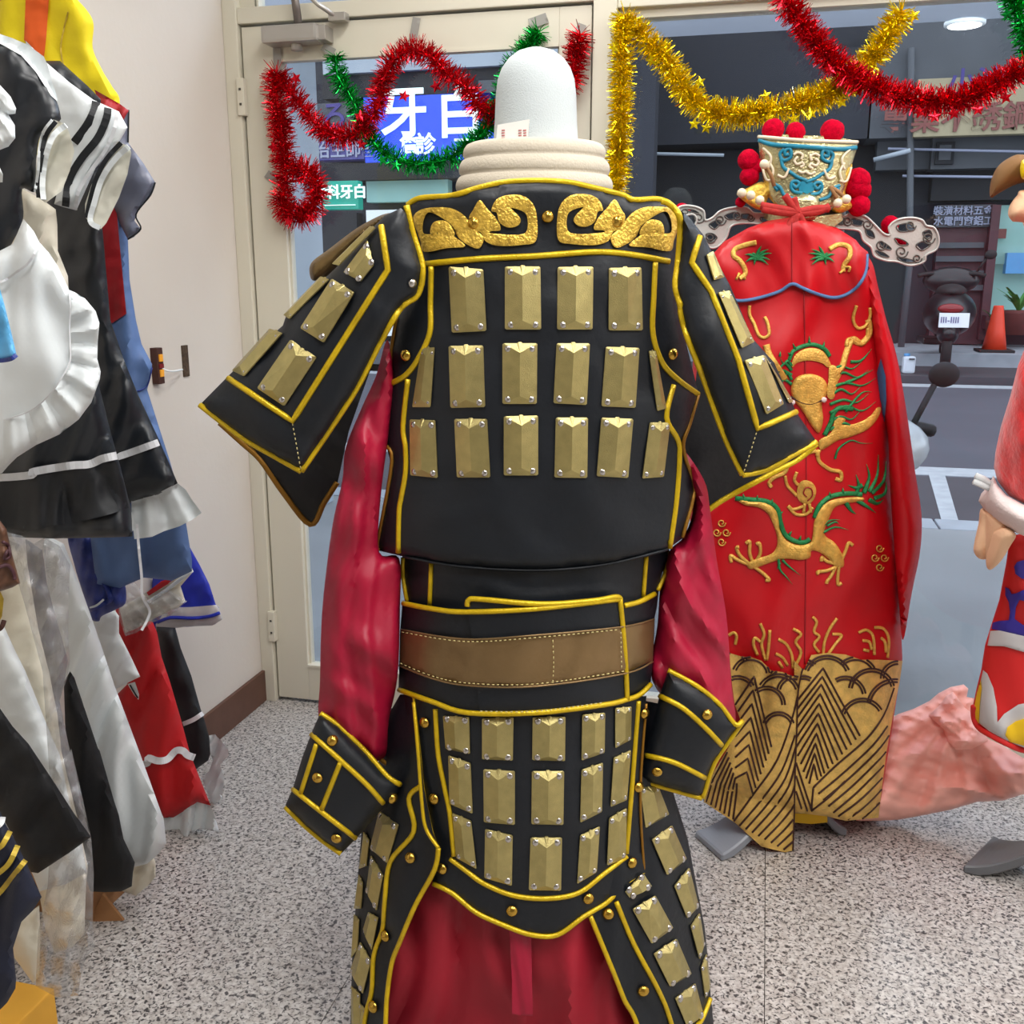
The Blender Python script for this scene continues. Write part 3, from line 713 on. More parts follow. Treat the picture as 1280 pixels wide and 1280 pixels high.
sheet('sleeve', [(484, 425), (470, 470), (452, 510), (432, 560), (428, 600), (415, 660), (403, 760), (400, 850), (400, 905), (430, 940), (478, 950), (486, 900), (497, 845), (500, 760), (499, 698), (474, 690), (476, 620), (486, 540), (492, 470)], sl, 'satin_red', robe, th=.004, puff=.05, pr=42, both=True, curve=True, fold=folds([(94, 34, .006), (60, 80, .006)], [], .02, 60))
sr = body(860, 130, 1.64, .05)
sheet('sleeve', [(850, 560), (880, 600), (888, 640), (896, 700), (908, 770), (914, 850), (919, 905), (900, 925), (860, 900), (815, 850), (822, 780), (826, 730), (836, 690), (855, 670), (866, 630)], sr, 'satin_red', robe, th=.004, puff=.05, pr=42, both=True, curve=True, fold=folds([(70, 46, .009), (110, 70, .007)], [], .025, 60))

# cuirass ----------------------------------------------------------
vest = root('armor_vest', (mx, my, zat(710, DM)), 'black leather back armour vest with rows of brass plates and yellow piping', 'armour')
tb = body(668, 214, DM, .135)
back_ = lambda P: 2*DM-tb(P)-.02
vo = [(509, 257), (525, 248), (565, 244.6), (598, 235), (631, 228), (670, 226), (709, 228), (742, 235), (778, 244), (792, 250), (821, 249), (836, 254), (846, 290), (848, 374), (858, 430), (873, 492), (862, 530), (854, 558), (867, 604), (868, 619), (860, 655), (853, 673), (834, 687), (755, 706), (670, 713), (575, 708), (506, 696), (472, 688), (473, 675), (488, 576), (480, 548), (484, 479), (489, 440), (496, 397), (516, 370), (526, 325), (516, 286)]
panel, vf = sheet('leather_panel', vo, tb, 'leather', vest, th=.01, puff=.012, pr=12, fold=folds([(8, 150, .0015)], [], .008, 70), back=back_, step=8)
wb = body(664, 178, DM, .145)
wpn, wf = sheet('waist_panel', [(503, 680), (560, 690), (670, 696), (760, 690), (834, 676), (837, 690), (825, 725), (821, 760), (812, 800), (505, 800), (508, 750), (503, 696)], wb, 'leather', vest, th=.008, lift=-.012, fold=folds([(4, 60, .002)], [], .008, 60), back=lambda P: 2*DM-wb(P)-.02)
pipes = [vo[0:12], [(530.5, 330), (600, 323.5), (670, 320), (742, 315), (788, 318), (837, 327)],
 [(539, 333), (538, 380), (537, 417), (522, 450), (507, 469), (489.5, 479)], [(819, 328), (817, 370), (816, 417), (827.5, 453), (848, 475), (873, 493)],
 [(510, 474), (504, 532), (507, 560), (507, 590), (502, 620), (499, 640), (498, 691)], [(842, 481), (833, 522), (847, 550), (849, 575), (845, 630), (837, 685)]]
for L in pipes: strip('piping', [L], vf, 'piping', vest, 7, .0025)
for L in ([(484.6, 479), (480, 548), (490, 576), (473, 675), (473, 687)], [(873, 493), (862, 530), (854, 560), (867, 604), (866, 625), (853, 672)], [(496, 397), (489, 440), (487, 478)]):
    strip('edge_binding', [L], vf, 'bronze_edge', vest, 5, .0025)
for L in ([(504, 697), (504, 720), (509, 752)], [(539, 704), (537, 757)], [(808, 694), (804, 746)], [(837, 689), (832, 715), (822, 738)]): strip('piping', [L], wf, 'piping', vest, 6, .0022, lift=.002)
strip('hem_fold', [[(506, 696), (575, 708), (670, 713), (755, 706), (834, 687)]], vf, 'leather', vest, 4, .004)
# gold scroll appliques of the yoke
scr = [(175, 165), (185, 135), (230, 118), (330, 122), (345, 140), (370, 150), (400, 130), (425, 93), (470, 140), (500, 190), (495, 205), (455, 208), (470, 220), (560, 225), (600, 212), (605, 150), (585, 130), (550, 120), (582, 160), (580, 182), (540, 198), (505, 170), (495, 140), (470, 135), (478, 105), (520, 75), (580, 72), (620, 95), (643, 150), (640, 245), (580, 262), (480, 265), (440, 240), (418, 235), (424, 275), (370, 255), (330, 220), (290, 165), (235, 135), (210, 170), (208, 215), (240, 215), (240, 190), (265, 168), (300, 180), (320, 210), (370, 270), (280, 275), (215, 290), (190, 230)]
# cleaner outline in three pieces per side
pcs = [ [(172, 165), (185, 138), (225, 122), (300, 120), (345, 135), (375, 160), (405, 200), (440, 235), (424, 275), (385, 265), (345, 235), (325, 195), (290, 165), (235, 138), (213, 165), (210, 215), (240, 222), (300, 215), (335, 235), (370, 268), (300, 275), (215, 289), (200, 250), (188, 215)],
        [(240, 225), (238, 200), (252, 175), (290, 170), (318, 192), (330, 225), (300, 235), (262, 215), (268, 235)],
        [(385, 160), (400, 130), (425, 92), (455, 125), (490, 165), (505, 205), (470, 210), (470, 218), (560, 224), (603, 212), (607, 160), (590, 135), (545, 122), (572, 150), (582, 172), (565, 192), (530, 195), (500, 175), (490, 140), (470, 132), (485, 95), (520, 75), (580, 73), (622, 98), (643, 150), (641, 245), (590, 262), (500, 266), (450, 250), (430, 215), (400, 205)] ]
for pc_ in pcs:
    for mir in (0, 1):
        q = v2(pc_)
        if mir: q = [(2*684-x+ (0), y-1+(x-600)*.0) for x, y in q]
        sheet('gold_applique', q, vf, 'gold_foil', vest, th=.002, lift=.004, step=3, curve=True, puff=.0008, pr=3)
PR = [[(308, 345), (440, 355), (452, 590), (320, 597)], [(522, 345), (657, 345), (660, 585), (522, 585)], [(722, 347), (858, 345), (855, 585), (720, 585)], [(916, 350), (1040, 348), (1045, 588), (915, 588)],
 [(205, 655), (255, 652), (240, 880), (170, 880)], [(308, 647), (440, 645), (447, 880), (315, 883)], [(512, 637), (645, 637), (643, 868), (512, 868)], [(718, 637), (845, 637), (833, 872), (706, 865)], [(905, 650), (1033, 655), (1018, 883), (888, 877)], [(1068, 667), (1095, 665), (1135, 885), (1100, 895)],
 [(160, 927), (258, 930), (267, 1150), (163, 1140)], [(330, 925), (455, 925), (467, 1148), (340, 1148)], [(517, 915), (648, 912), (648, 1140), (517, 1140)], [(715, 920), (838, 920), (835, 1150), (710, 1148)], [(888, 920), (1010, 925), (990, 1150), (870, 1143)], [(1072, 938), (1150, 938), (1125, 1145), (1043, 1152)]]
for c in PR: plate(v2(c), vf, vest)
for px, py in v2([(148, 683), (1157, 678), (404, 180), (685, 155), (947, 173)]): stud('button', BUTTON, px, py, vf, vest, 7.5, .003)

# belt ---------------------------------------------------------------
belt = root('belt', (mx, my, zat(880, DM)), 'wide black belt with a gold leather band and yellow piping', 'belt')
bb = body(659, 170, DM, .165)
bo = [(503, 754), (540, 761), (581, 765), (670, 761), (775, 749), (800, 750), (819, 742), (818, 790), (816, 827), (813, 856), (783, 875), (755, 881), (670, 891), (585, 891), (540, 877), (498, 862), (499, 832), (500, 790)]
bp_, bf = sheet('leather_band', bo, bb, 'leather', belt, th=.006, fold=folds([(4, 70, .0012)], [], .004, 60), back=lambda P: 2*DM-bb(P), step=7)
sheet('overlap_end', [(584, 756), (592, 749), (676, 754), (774, 746), (781, 800), (785, 876), (755, 881), (670, 891), (600, 892), (590, 800)], shift(bf, .004), 'leather', belt, th=.002)
bf2 = shift(bf, .005)
sheet('gold_band', [(501, 787), (581, 799), (670, 794), (775, 784), (818, 774), (817, 800), (816, 826), (781, 842), (670, 858), (585, 857), (540, 848), (499, 832)], bf2, 'belt_gold', belt, th=.003, puff=.003, pr=8, fold=folds([(100, 60, .0012)]))
for L in ([(503, 754), (540, 761), (581, 765), (670, 761), (775, 749)], [(781, 757), (800, 752), (819, 742)], [(498, 862), (540, 877), (585, 891), (670, 891), (755, 881), (785, 874), (800, 868), (814, 855)], [(775, 749), (779, 790), (782, 830), (784, 875)], [(584, 758), (586, 750), (600, 749), (676, 755), (740, 751), (770, 746), (776, 750)]):
    strip('piping', [L], bf2, 'piping', belt, 7, .0028, lift=.001)
st = []
for L in ([(502, 790), (581, 802), (670, 797), (774, 787)], [(500, 829), (540, 845), (585, 854), (670, 855), (780, 839)], [(691, 800), (692, 830), (691, 853)], [(776, 790), (777, 838)], [(600, 889), (670, 889), (755, 878)]):
    L = resample(catmull(L, 5), 3, False); st += [[L[i], L[i+1]] for i in range(0, len(L)-1, 2)]
o = strip('stitching', st, shift(bf2, .005), 'thread', belt, 1.3, .0006, curve=False); o['kind'] = 'stuff'
strip('band_edge', [[(501, 787), (581, 799), (670, 794), (775, 784), (818, 774)]], shift(bf2, .003), 'belt_gold', belt, 2.6, .0015)
strip('band_edge', [[(499, 832), (540, 848), (585, 857), (670, 858), (781, 842), (816, 827)]], shift(bf2, .003), 'belt_gold', belt, 2.6, .0015)

# skirt armour ---------------------------------------------------------
tas = root('armor_skirt', (mx, my, zat(1180, DM)), 'black leather armour skirt with brass plates hanging below the belt', 'armour')
ab = body(660, 176, DM, .15, .02, .00008)
sko = shift(sk, .0)
# left flap
lo = [(500, 868), (482, 900), (476, 940), (462, 1000), (452, 1040), (446, 1110), (440, 1200), (438, 1290), (436, 1420), (478, 1420), (482, 1290), (491, 1200), (519, 1132), (543, 1085), (549, 1062), (541, 1040), (530, 985), (525, 935), (518, 868)]
_, lf = sheet('side_flap', lo, sko, 'leather', tas, th=.008, fold=folds([(96, 60, .004)], [], .01, 60), step=9)
ro = [(770, 868), (790, 950), (735, 1135), (765, 1210), (797, 1290), (830, 1420), (905, 1420), (893, 1290), (888, 1240), (885, 1200), (881, 1160), (871, 1108), (860, 1050), (842, 992), (838, 960), (826, 880)]
_, rf = sheet('side_flap', ro, shift(sk, -.03), 'leather', tas, th=.008, fold=folds([(80, 60, .003)], [], .008, 60), step=9)
ao = [(505, 868), (508, 885), (514, 925), (530, 985), (536, 1030), (540, 1062), (541, 1104), (565, 1116), (595, 1140), (631, 1157), (664, 1168), (697, 1168), (730, 1146), (760, 1127), (782, 1103), (805, 1090), (803, 1040), (800, 990), (804, 940), (808, 870)]
_, af = sheet('front_apron', ao, ab, 'leather', tas, th=.006, lift=.006, fold=folds([(92, 90, .0012)], [], .004, 60), step=8)
for L in ([(517, 875), (523, 910), (530, 958), (552, 1000), (556, 1030), (541, 1060)][:0] or [(517, 870), (524, 935), (529, 985), (540, 1040), (548, 1062)], ):
    strip('piping', [L], af, 'piping', tas, 4, .0022)
for pts in ([(135, 80), (145, 250), (170, 380), (190, 480), (205, 640)], [(190, 650), (250, 695), (320, 745), (430, 790), (560, 802), (680, 780), (780, 705), (865, 640)], [(908, 50), (885, 350), (862, 630)], [(125, 745), (200, 782), (290, 855), (400, 905), (500, 940), (600, 940), (700, 870), (790, 815), (860, 745), (928, 702)]):
    strip('piping', [zoom6(pts)], af, 'piping', tas, 7, .0028)
strip('edge_binding', [zoom6([(938, 60), (915, 400), (930, 700)])], af, 'bronze_edge', tas, 4, .0022)
for pts in ([(605, 640), (590, 720), (520, 850), (465, 980), (435, 1060), (418, 1180), (412, 1300), (400, 1600)], [(540, 415), (497, 460), (515, 580), (430, 690), (410, 830), (402, 935), (370, 1030), (362, 1160), (335, 1280), (300, 1600)], [(515, 110), (530, 280), (545, 480), (560, 570), (605, 640)]):
    strip('piping', [zoom5(pts)], shift(lf, .002 if pts[0][0] != 515 else .014), 'piping', tas, 7 if pts[0][0] != 515 else 5, .0028)
for pts in ([(50, 905), (130, 1100), (170, 1200), (215, 1290), (300, 1600)], [(140, 855), (200, 1000), (290, 1170), (335, 1290), (420, 1600)], [(468, 1190), (440, 1260), (420, 1285)]):
    strip('piping', [zoom7(pts)], shift(rf, .002), 'piping', tas, 7, .0028)
for c in ([(165, 105), (265, 110), (268, 250), (175, 230)], [(313, 115), (433, 110), (430, 275), (313, 270)], [(505, 110), (630, 108), (628, 277), (503, 273)], [(693, 100), (780, 93), (778, 245), (690, 275)], [(818, 75), (880, 70), (878, 195), (818, 228)],
 [(185, 255), (270, 285), (278, 478), (190, 440)], [(318, 308), (438, 315), (438, 520), (320, 510)], [(502, 315), (625, 315), (622, 520), (500, 517)], [(690, 310), (772, 283), (768, 470), (685, 512)], [(812, 265), (878, 235), (862, 425), (800, 452)],
 [(200, 475), (272, 505), (293, 688), (215, 645)], [(325, 535), (430, 560), (427, 752), (322, 722)], [(497, 568), (617, 568), (613, 770), (490, 768)], [(685, 560), (760, 525), (748, 700), (673, 745)], [(795, 495), (862, 455), (858, 645), (787, 675)]):
    plate(zoom6(c), af, tas)
for c in ([(392, 505), (462, 555), (422, 695), (358, 640)], [(362, 665), (406, 740), (382, 868), (345, 790)], [(352, 872), (388, 892), (365, 1010), (333, 935)], [(322, 980), (362, 1050), (332, 1170), (286, 1085)], [(335, 580), (356, 610), (345, 705), (318, 715)], [(318, 735), (332, 765), (325, 860), (300, 860)], [(300, 880), (318, 900), (312, 1010), (290, 1040)], [(290, 1140), (322, 1170), (322, 1290), (292, 1300)], [(318, 1200), (345, 1230), (330, 1330), (322, 1320)]):
    plate(zoom5(c), shift(lf, .001), tas, m='brass')
for c in ([(220, 455), (285, 455), (322, 550), (240, 598)], [(262, 638), (332, 588), (383, 705), (315, 762)], [(340, 800), (392, 735), (425, 870), (385, 912)], [(195, 880), (275, 832), (337, 945), (262, 1000)], [(268, 1035), (348, 982), (400, 1105), (325, 1150)], [(343, 1190), (413, 1137), (442, 1250), (385, 1290)], [(170, 820), (232, 755), (262, 800), (185, 840)], [(397, 940), (428, 893), (445, 1000), (428, 1055)], [(433, 1085), (452, 1035), (466, 1150), (448, 1190)]):
    plate(zoom7(c), shift(rf, .001), tas)
for px, py in zoom6([(97, 130), (133, 420), (163, 685), (427, 845), (715, 798), (880, 663), (905, 375), (927, 95)]): stud('button', BUTTON, px, py, af, tas, 7, .003)
for px, py in zoom6([(42, 645)])+zoom5([(417, 957), (372, 1215)]): stud('button', BUTTON, px, py, lf, tas, 7, .003)
for px, py in zoom6([(793, 858), (925, 1150)]): stud('button', BUTTON, px, py, rf, tas, 7, .003)

# shoulder guards ---------------------------------------------------------
def guard(name, label, zz, outline, rear, frame, stitch, inner, plates, thin, rearpipe, rear_d, bp, side):
    c = zz([outline[0]])[0]; p = atD(c[0], c[1], 1.52); r_ = root(name, (p.x, p.y, p.z-.3), label, 'shoulder guard')
    gb = body(666, 440, 1.60, .14)
    O = zz(outline); _, gf = sheet('leather_panel', O, gb, 'leather', r_, th=.006, puff=.03, pr=46, fold=folds([(60*side, 90, .0025)], [], .012, 70), step=8)
    _, g2 = sheet('rear_panel', zz(rear), dplane(rear_d), 'leather_under', r_, th=.006, fold=folds([(60*side, 60, .004)]), step=10)
    strip('piping', [zz(L) for L in inner], gf, 'piping', r_, 7.5, .003)
    strip('piping', [zz(frame)], gf, 'piping', r_, 7.5, .003, curve=False, step=10)
    strip('edge_binding', [zz(rearpipe)], g2, bp, r_, 7, .003)
    L = resample(zz(stitch), 3, False); o = strip('stitching', [[L[i], L[i+1]] for i in range(0, len(L)-1, 2)], gf, 'thread', r_, 1.3, .0006, curve=False); o['kind'] = 'stuff'
    for c in plates: plate(zz(c), gf, r_, lift=.004)
    for c in thin: plate(zz(c), gf, r_, rv=True, m='brass', lift=.004)
    return r_, gf
og, gfl = guard('shoulder_guard', 'black leather shoulder guard with brass plates on the left in the photo', v1,
  [(780, 78), (803, 180), (838, 300), (822, 400), (760, 450), (690, 565), (600, 740), (500, 895), (397, 1045), (300, 990), (180, 920), (28, 803), (130, 700), (230, 600), (330, 515), (345, 470), (430, 390), (480, 345), (560, 270), (650, 165), (700, 115)],
  [(660, 180), (520, 330), (330, 540), (120, 800), (100, 870), (180, 940), (250, 1010), (330, 1120), (430, 1240), (480, 1170), (530, 1085), (570, 900), (640, 700), (720, 500), (760, 300)],
  [(688, 150), (712, 312), (365, 862), (130, 705)], [(365, 870), (378, 940), (395, 1035)], [[(780, 78), (803, 180), (838, 300), (822, 400), (760, 450), (690, 565), (600, 740), (500, 895), (397, 1045)], [(397, 1045), (300, 990), (180, 920), (28, 803)]],
  [[(605, 265), (655, 205), (660, 300), (612, 355), (552, 322)][1:][:4] and [(640, 205), (662, 295), (615, 355), (552, 322)], [(510, 345), (592, 395), (480, 578), (395, 525)], [(360, 565), (455, 630), (337, 808), (238, 742)]],
  [[(470, 338), (500, 348), (355, 492), (335, 478)], [(285, 527), (330, 543), (190, 700), (148, 680)], [(650, 155), (668, 160), (535, 298), (512, 292)]],
  [(100, 868), (180, 940), (250, 1005), (330, 1120), (430, 1238), (480, 1160), (528, 1085)], 1.72, 'bronze_edge', 1)
stud('snap', RIVET, *v1([(798, 360)])[0], gfl, og, 5.5, .003)
# the curved bronze plate that stands up on the ridge
zs = v1([(730, 108), (690, 112), (600, 160), (500, 235), (435, 285), (428, 330), (445, 352), (500, 330), (560, 262), (640, 185), (700, 135)])
sheet('ridge_plate', zs, dplane(1.60), 'brass_dark', og, th=.03, puff=.03, pr=14, curve=True)
og2, gfr = guard('shoulder_guard', 'black leather shoulder guard with brass plates on the right, beside the red dragon robe', v3,
  [(45, 62), (70, 90), (88, 150), (82, 260), (70, 370), (92, 460), (110, 560), (170, 700), (250, 920), (315, 1060), (400, 1040), (500, 985), (585, 938), (510, 830), (430, 650), (350, 560), (270, 370), (200, 240), (172, 185), (120, 120)],
  [(160, 560), (140, 760), (98, 960), (150, 1090), (180, 1195), (250, 1150), (440, 1045), (560, 960), (500, 850), (400, 700), (300, 560)],
  [(160, 188), (130, 285), (200, 390), (300, 640), (370, 890), (512, 828)], [(365, 905), (345, 970), (320, 1045)], [[(20, 62), (45, 70), (82, 110), (88, 170), (80, 280), (70, 370), (88, 440), (92, 480), (115, 560), (170, 700), (250, 920), (315, 1058)], [(315, 1058), (400, 1040), (500, 985), (585, 938)]],
  [[(182, 258), (205, 245), (245, 340), (210, 350)], [(225, 395), (265, 388), (355, 575), (310, 597)], [(320, 642), (390, 622), (462, 800), (400, 838)]],
  [[(395, 622), (408, 640), (500, 790), (485, 795)]],
  [(180, 1195), (250, 1145), (440, 1043), (520, 1000), (585, 945)], 1.70, 'piping', -1)
# arm guards -----------------------------------------------------------------
def cuff(label, zz, outline, pipes, btn, surf, back_arc):
    c = zz([outline[0]])[0]; p = atD(c[0], c[1], 1.5); r_ = root('arm_guard', (p.x, p.y, p.z-.2), label, 'arm guard')
    _, cf = sheet('leather_cuff', zz(outline), surf, 'leather', r_, th=.008, puff=.03, pr=30, both=True, fold=folds([], [], .008, 60), step=6)
    for L in pipes: strip('piping', [zz(L)], cf, 'piping', r_, 7, .0028)
    strip('edge_binding', [zz(back_arc)], shift(surf, -.05), 'bronze_edge', r_, 6, .0025)
    for px, py in zz(btn): stud('button', BUTTON, px, py, cf, r_, 6.8, .002)
cuff('black leather arm guard with gold buttons and two short upright strips, at left', zoom5, [(175, 150), (240, 195), (340, 290), (420, 370), (474, 400), (466, 418), (440, 470), (390, 510), (335, 575), (300, 612), (250, 662), (180, 610), (115, 555), (50, 495), (50, 480), (75, 425), (110, 310), (142, 225)],
 [[(175, 150), (240, 195), (340, 290), (420, 380), (468, 410)], [(142, 225), (250, 322), (345, 410), (405, 478)], [(75, 425), (150, 485), (305, 605)], [(162, 262), (105, 440)], [(250, 325), (180, 500)], [(50, 492), (115, 555), (180, 610), (250, 660)]],
 [(220, 248), (167, 383), (236, 602), (437, 458)], body(430, 120, 1.56, .05), [(385, 310), (430, 345), (474, 385), (474, 410)])
cuff('black leather arm guard with gold buttons hanging over the hem of the dragon robe', zoom7, [(320, 50), (420, 100), (500, 165), (555, 232), (582, 222), (575, 240), (540, 280), (480, 370), (455, 430), (440, 495), (300, 455), (218, 430), (240, 345), (290, 140)],
 [[(320, 50), (420, 105), (500, 170), (553, 238), (580, 226)], [(290, 138), (370, 180), (450, 250), (508, 312)], [(238, 345), (340, 370), (450, 425)], [(218, 430), (300, 455), (438, 495)], [(578, 230), (540, 285), (480, 375), (440, 495)]],
 [(455, 203), (282, 400)], body(860, 120, 1.58, .04), [(580, 232), (545, 262), (520, 300), (480, 380), (446, 490)])

# ================================================================== THE RED DRAGON ROBE AND ITS HAT
DR = 2.27
zd, zh = Z(860, 380, 3.047), Z(860, 740, 3.048)
zk = Z(840, 140, 3.5556)
rx = W([(1000, 600)], [DR])[0]
dr = root('dragon_robe', (float(rx[0]), float(rx[1]), .02), 'bright red satin robe embroidered with golden dragons over a gold wave hem', 'robe')
rb = body(1000, 150, DR, .10)
ro_ = [(880, 330), (905, 302), (935, 285), (960, 276), (985, 272), (1005, 273), (1030, 280), (1062, 296), (1085, 315), (1095, 360), (1102, 400), (1108, 470), (1112, 600), (1122, 700), (1128, 822), (1126, 840), (1112, 930), (1098, 1018), (1050, 1022), (1000, 1012), (960, 1000), (890, 980), (872, 900), (870, 700), (868, 500)]
_, bfr = sheet('robe_body', ro_, rb, 'robe_red', dr, th=.01, puff=.03, pr=24, fold=folds([(92, 120, .008)], [(1000, 250, 13, .012, 700)], .02, 90), step=9, back=lambda P: 2*DR-rb(P)-.02)
slv = body(1118, 60, DR, .05)
_, sfr = sheet('sleeve', [(1078, 322), (1090, 328), (1098, 360), (1108, 400), (1122, 450), (1134, 520), (1144, 590), (1152, 645), (1150, 690), (1140, 740), (1129, 800), (1124, 760), (1118, 690), (1112, 600), (1109, 540), (1098, 500), (1094, 450), (1086, 400)], slv, 'robe_red', dr, th=.006, puff=.04, pr=22, both=True, lift=.04, fold=folds([(80, 40, .004)]), curve=True)
sheet('sleeve_slit', [(1101, 448), (1107, 470), (1108, 500), (1105, 532), (1098, 505), (1093, 482), (1097, 462)], sfr, 'lining_blue', dr, th=.003, lift=.004)
sheet('sleeve', [(905, 305), (880, 330), (868, 420), (862, 520), (862, 640), (868, 760), (880, 860), (895, 800), (892, 600), (895, 420)], slv if False else dplane(DR+.02), 'robe_red', dr, th=.006, puff=.04, pr=22, both=True)
strip('seam', [[(1004, 300), (1006, 420), (1008, 600), (1006, 830)]], bfr, 'crimson', dr, 1.6, .0012)
# cape collar
cape = [(893, 320), (908, 304), (935, 288), (950, 282), (988, 276), (1002, 276), (1045, 284), (1070, 300), (1084, 318), (1082, 340), (1072, 358), (1056, 369), (1040, 372), (1020, 367), (1003, 360), (990, 355), (975, 364), (950, 372), (925, 376), (905, 368), (895, 345)]
_, cfr = sheet('cape_collar', cape, bfr, 'robe_red', dr, th=.004, lift=.008, fold=folds([(70, 60, .003)]), step=5)
strip('blue_piping', [[(1084, 318), (1082, 340), (1072, 358), (1056, 369), (1040, 372), (1020, 367), (1003, 360), (990, 355), (975, 364), (950, 372), (925, 376), (908, 372)]], cfr, 'robe_blue', dr, 4, .002)
strip('seam', [[(990, 276), (990, 320), (990, 355)]], cfr, 'crimson', dr, 1.4, .001)
E = []
def emb(lines, w_, m='robe_gold', fr=None, tp=None, nm='embroidery', lift=.002):
    for L in lines: strip(nm, [L], fr or bfr, m, dr, w_, .0018, lift=lift, step=3, taper=tp)
tp_ = lambda t: max(.12, 1-t**1.5)
tp2 = lambda t: max(.15, 1-abs(2*t-1)**2.2)
# little green plumes and gold claws on the cape
for cx, sgn in ((945, 1), (1030, -1)):
    for a, l in ((-75, 26), (-50, 24), (-28, 22), (10, 18), (40, 20), (-150, 16), (150, 15), (-115, 12), (100, 14)):
        dx, dy = math.cos(R(a))*l*sgn, math.sin(R(a))*l*.62
        emb([[(cx, 323), (cx+dx*.5, 323+dy*.5-2), (cx+dx, 323+dy)]], 5, 'robe_green', cfr, tp_, 'embroidered_plume', .003)
emb([zk([(375, 580), (330, 590), (280, 610), (275, 640), (300, 660), (320, 690), (325, 720), (300, 740)])], 6, fr=cfr); emb([zk([(300, 715), (285, 745)]), zk([(318, 720), (325, 745)])], 3, fr=cfr)
emb([zk([(700, 610), (740, 590), (785, 600), (790, 640), (765, 680), (760, 710)])], 6, fr=cfr); emb([zk([(762, 690), (790, 690), (785, 710)]), zk([(760, 705), (745, 716)])], 3, fr=cfr)
# scrolls near the shoulders
emb([zk([(345, 860), (345, 900), (365, 940), (385, 990), (410, 1003), (432, 985), (425, 940), (412, 910)])], 4)
emb([zk([(820, 860), (805, 920), (825, 960), (860, 950), (880, 910), (880, 870)])], 4); emb([zk([(870, 960), (865, 1010), (830, 1030), (785, 1010), (775, 1040)])], 5)
emb([zd([(685, 60), (690, 110), (660, 150), (625, 135), (600, 190), (585, 240), (550, 275)])], 8)
emb([zd([(298, 155), (310, 195), (345, 250), (370, 290)])], 8)
# dragon face
def blob(L, m, lift=.003, nm='embroidered_patch', fr=None, puff=.002, conv=zd):
    sheet(nm, conv(L), fr or bfr, m, dr, th=.002, lift=lift, step=3, puff=puff, pr=5, curve=True)
blob([(395, 230), (405, 200), (430, 178), (465, 168), (505, 175), (530, 200), (545, 235), (530, 240), (510, 225), (465, 215), (420, 222), (400, 240)], 'robe_gold')
emb([zd([(385, 215), (400, 180), (440, 160), (480, 155), (520, 172), (540, 200)])], 5, 'robe_green')
for q in ([(408, 172), (400, 150)], [(462, 152), (462, 122)], [(515, 165), (520, 142)], [(350, 200), (352, 180)], [(392, 195), (380, 185)]): emb([zd(q)], 3.5, 'robe_green', tp=tp_)
blob([(398, 300), (420, 275), (465, 266), (510, 280), (530, 310), (525, 350), (510, 380), (515, 440), (500, 490), (475, 470), (450, 430), (430, 400), (405, 370), (392, 335)], 'robe_gold', .004, puff=.006)
emb([zd([(392, 352), (430, 375), (470, 382), (515, 365)])], 2, 'hem_line', lift=.008)
for q in ((398, 375), (518, 365)): ball('embroidered_eye', tuple(W([zd([q])[0]], bfr([zd([q])[0]])-.01)[0]), .006, 'plush_white', None, sub=2).parent = dr
for o in dr.children:
    if o.name.startswith('embroidered_eye') and o.location.length == 0: o.location = -Vector(dr.location)
for k, (sx_, n_) in enumerate(((1, 8), (-1, 5))):
    for i in range(n_):
        x0, y0 = (540, 255+i*32) if sx_ > 0 else (395, 235+i*18); l = (120 if sx_ > 0 else 45)+(i % 3)*28
        emb([zd([(x0, y0), (x0+sx_*l*.35, y0-18-(i % 2)*8), (x0+sx_*l*.7, y0-8), (x0+sx_*l, y0-34-i*2)])], 4, 'robe_green', tp=tp_)
blob([(540, 235), (570, 240), (590, 255), (570, 300), (555, 360), (530, 350), (535, 290)], 'robe_gold', .003)
# first body coil to the right
blob([(500, 520), (545, 490), (560, 440), (575, 425), (600, 440), (590, 460), (640, 455), (690, 430), (720, 395), (735, 400), (720, 440), (680, 480), (620, 505), (570, 520), (530, 545), (505, 555)], 'robe_gold')
emb([zd([(520, 500), (545, 450), (555, 415), (580, 395), (630, 400)])], 6, 'robe_green'); emb([zd([(560, 590), (575, 550), (620, 520), (660, 530), (705, 530)])], 3, 'robe_green', tp=tp_)
emb([zd([(600, 410), (660, 340), (700, 335)]), zd([(600, 300), (650, 280), (705, 250)]), zd([(620, 220), (660, 215), (700, 170)])], 4, 'robe_green', tp=tp_)
for q in ([(420, 590), (450, 570), (490, 562), (500, 600), (540, 630), (580, 640), (582, 670), (562, 665)], [(380, 600), (370, 640), (330, 660), (310, 680), (318, 698)], [(500, 555), (490, 580)]): emb([zd(q)], 5)
# flaming pearl
blob([(420, 690), (440, 672), (470, 678), (488, 705), (482, 740), (460, 762), (430, 755), (415, 730)], 'robe_gold'); emb([zd([(452, 735), (440, 720), (450, 700), (470, 705), (474, 730), (455, 750)])], 1.6, 'crimson', lift=.006)
for q in ([(415, 640), (405, 670), (420, 690)], [(370, 655), (378, 690), (400, 715), (415, 730)], [(380, 770), (410, 800), (450, 800), (475, 775)], [(382, 768), (400, 782), (440, 770)], [(445, 760), (440, 795)], [(462, 760), (468, 795)]): emb([zd(q)], 4)
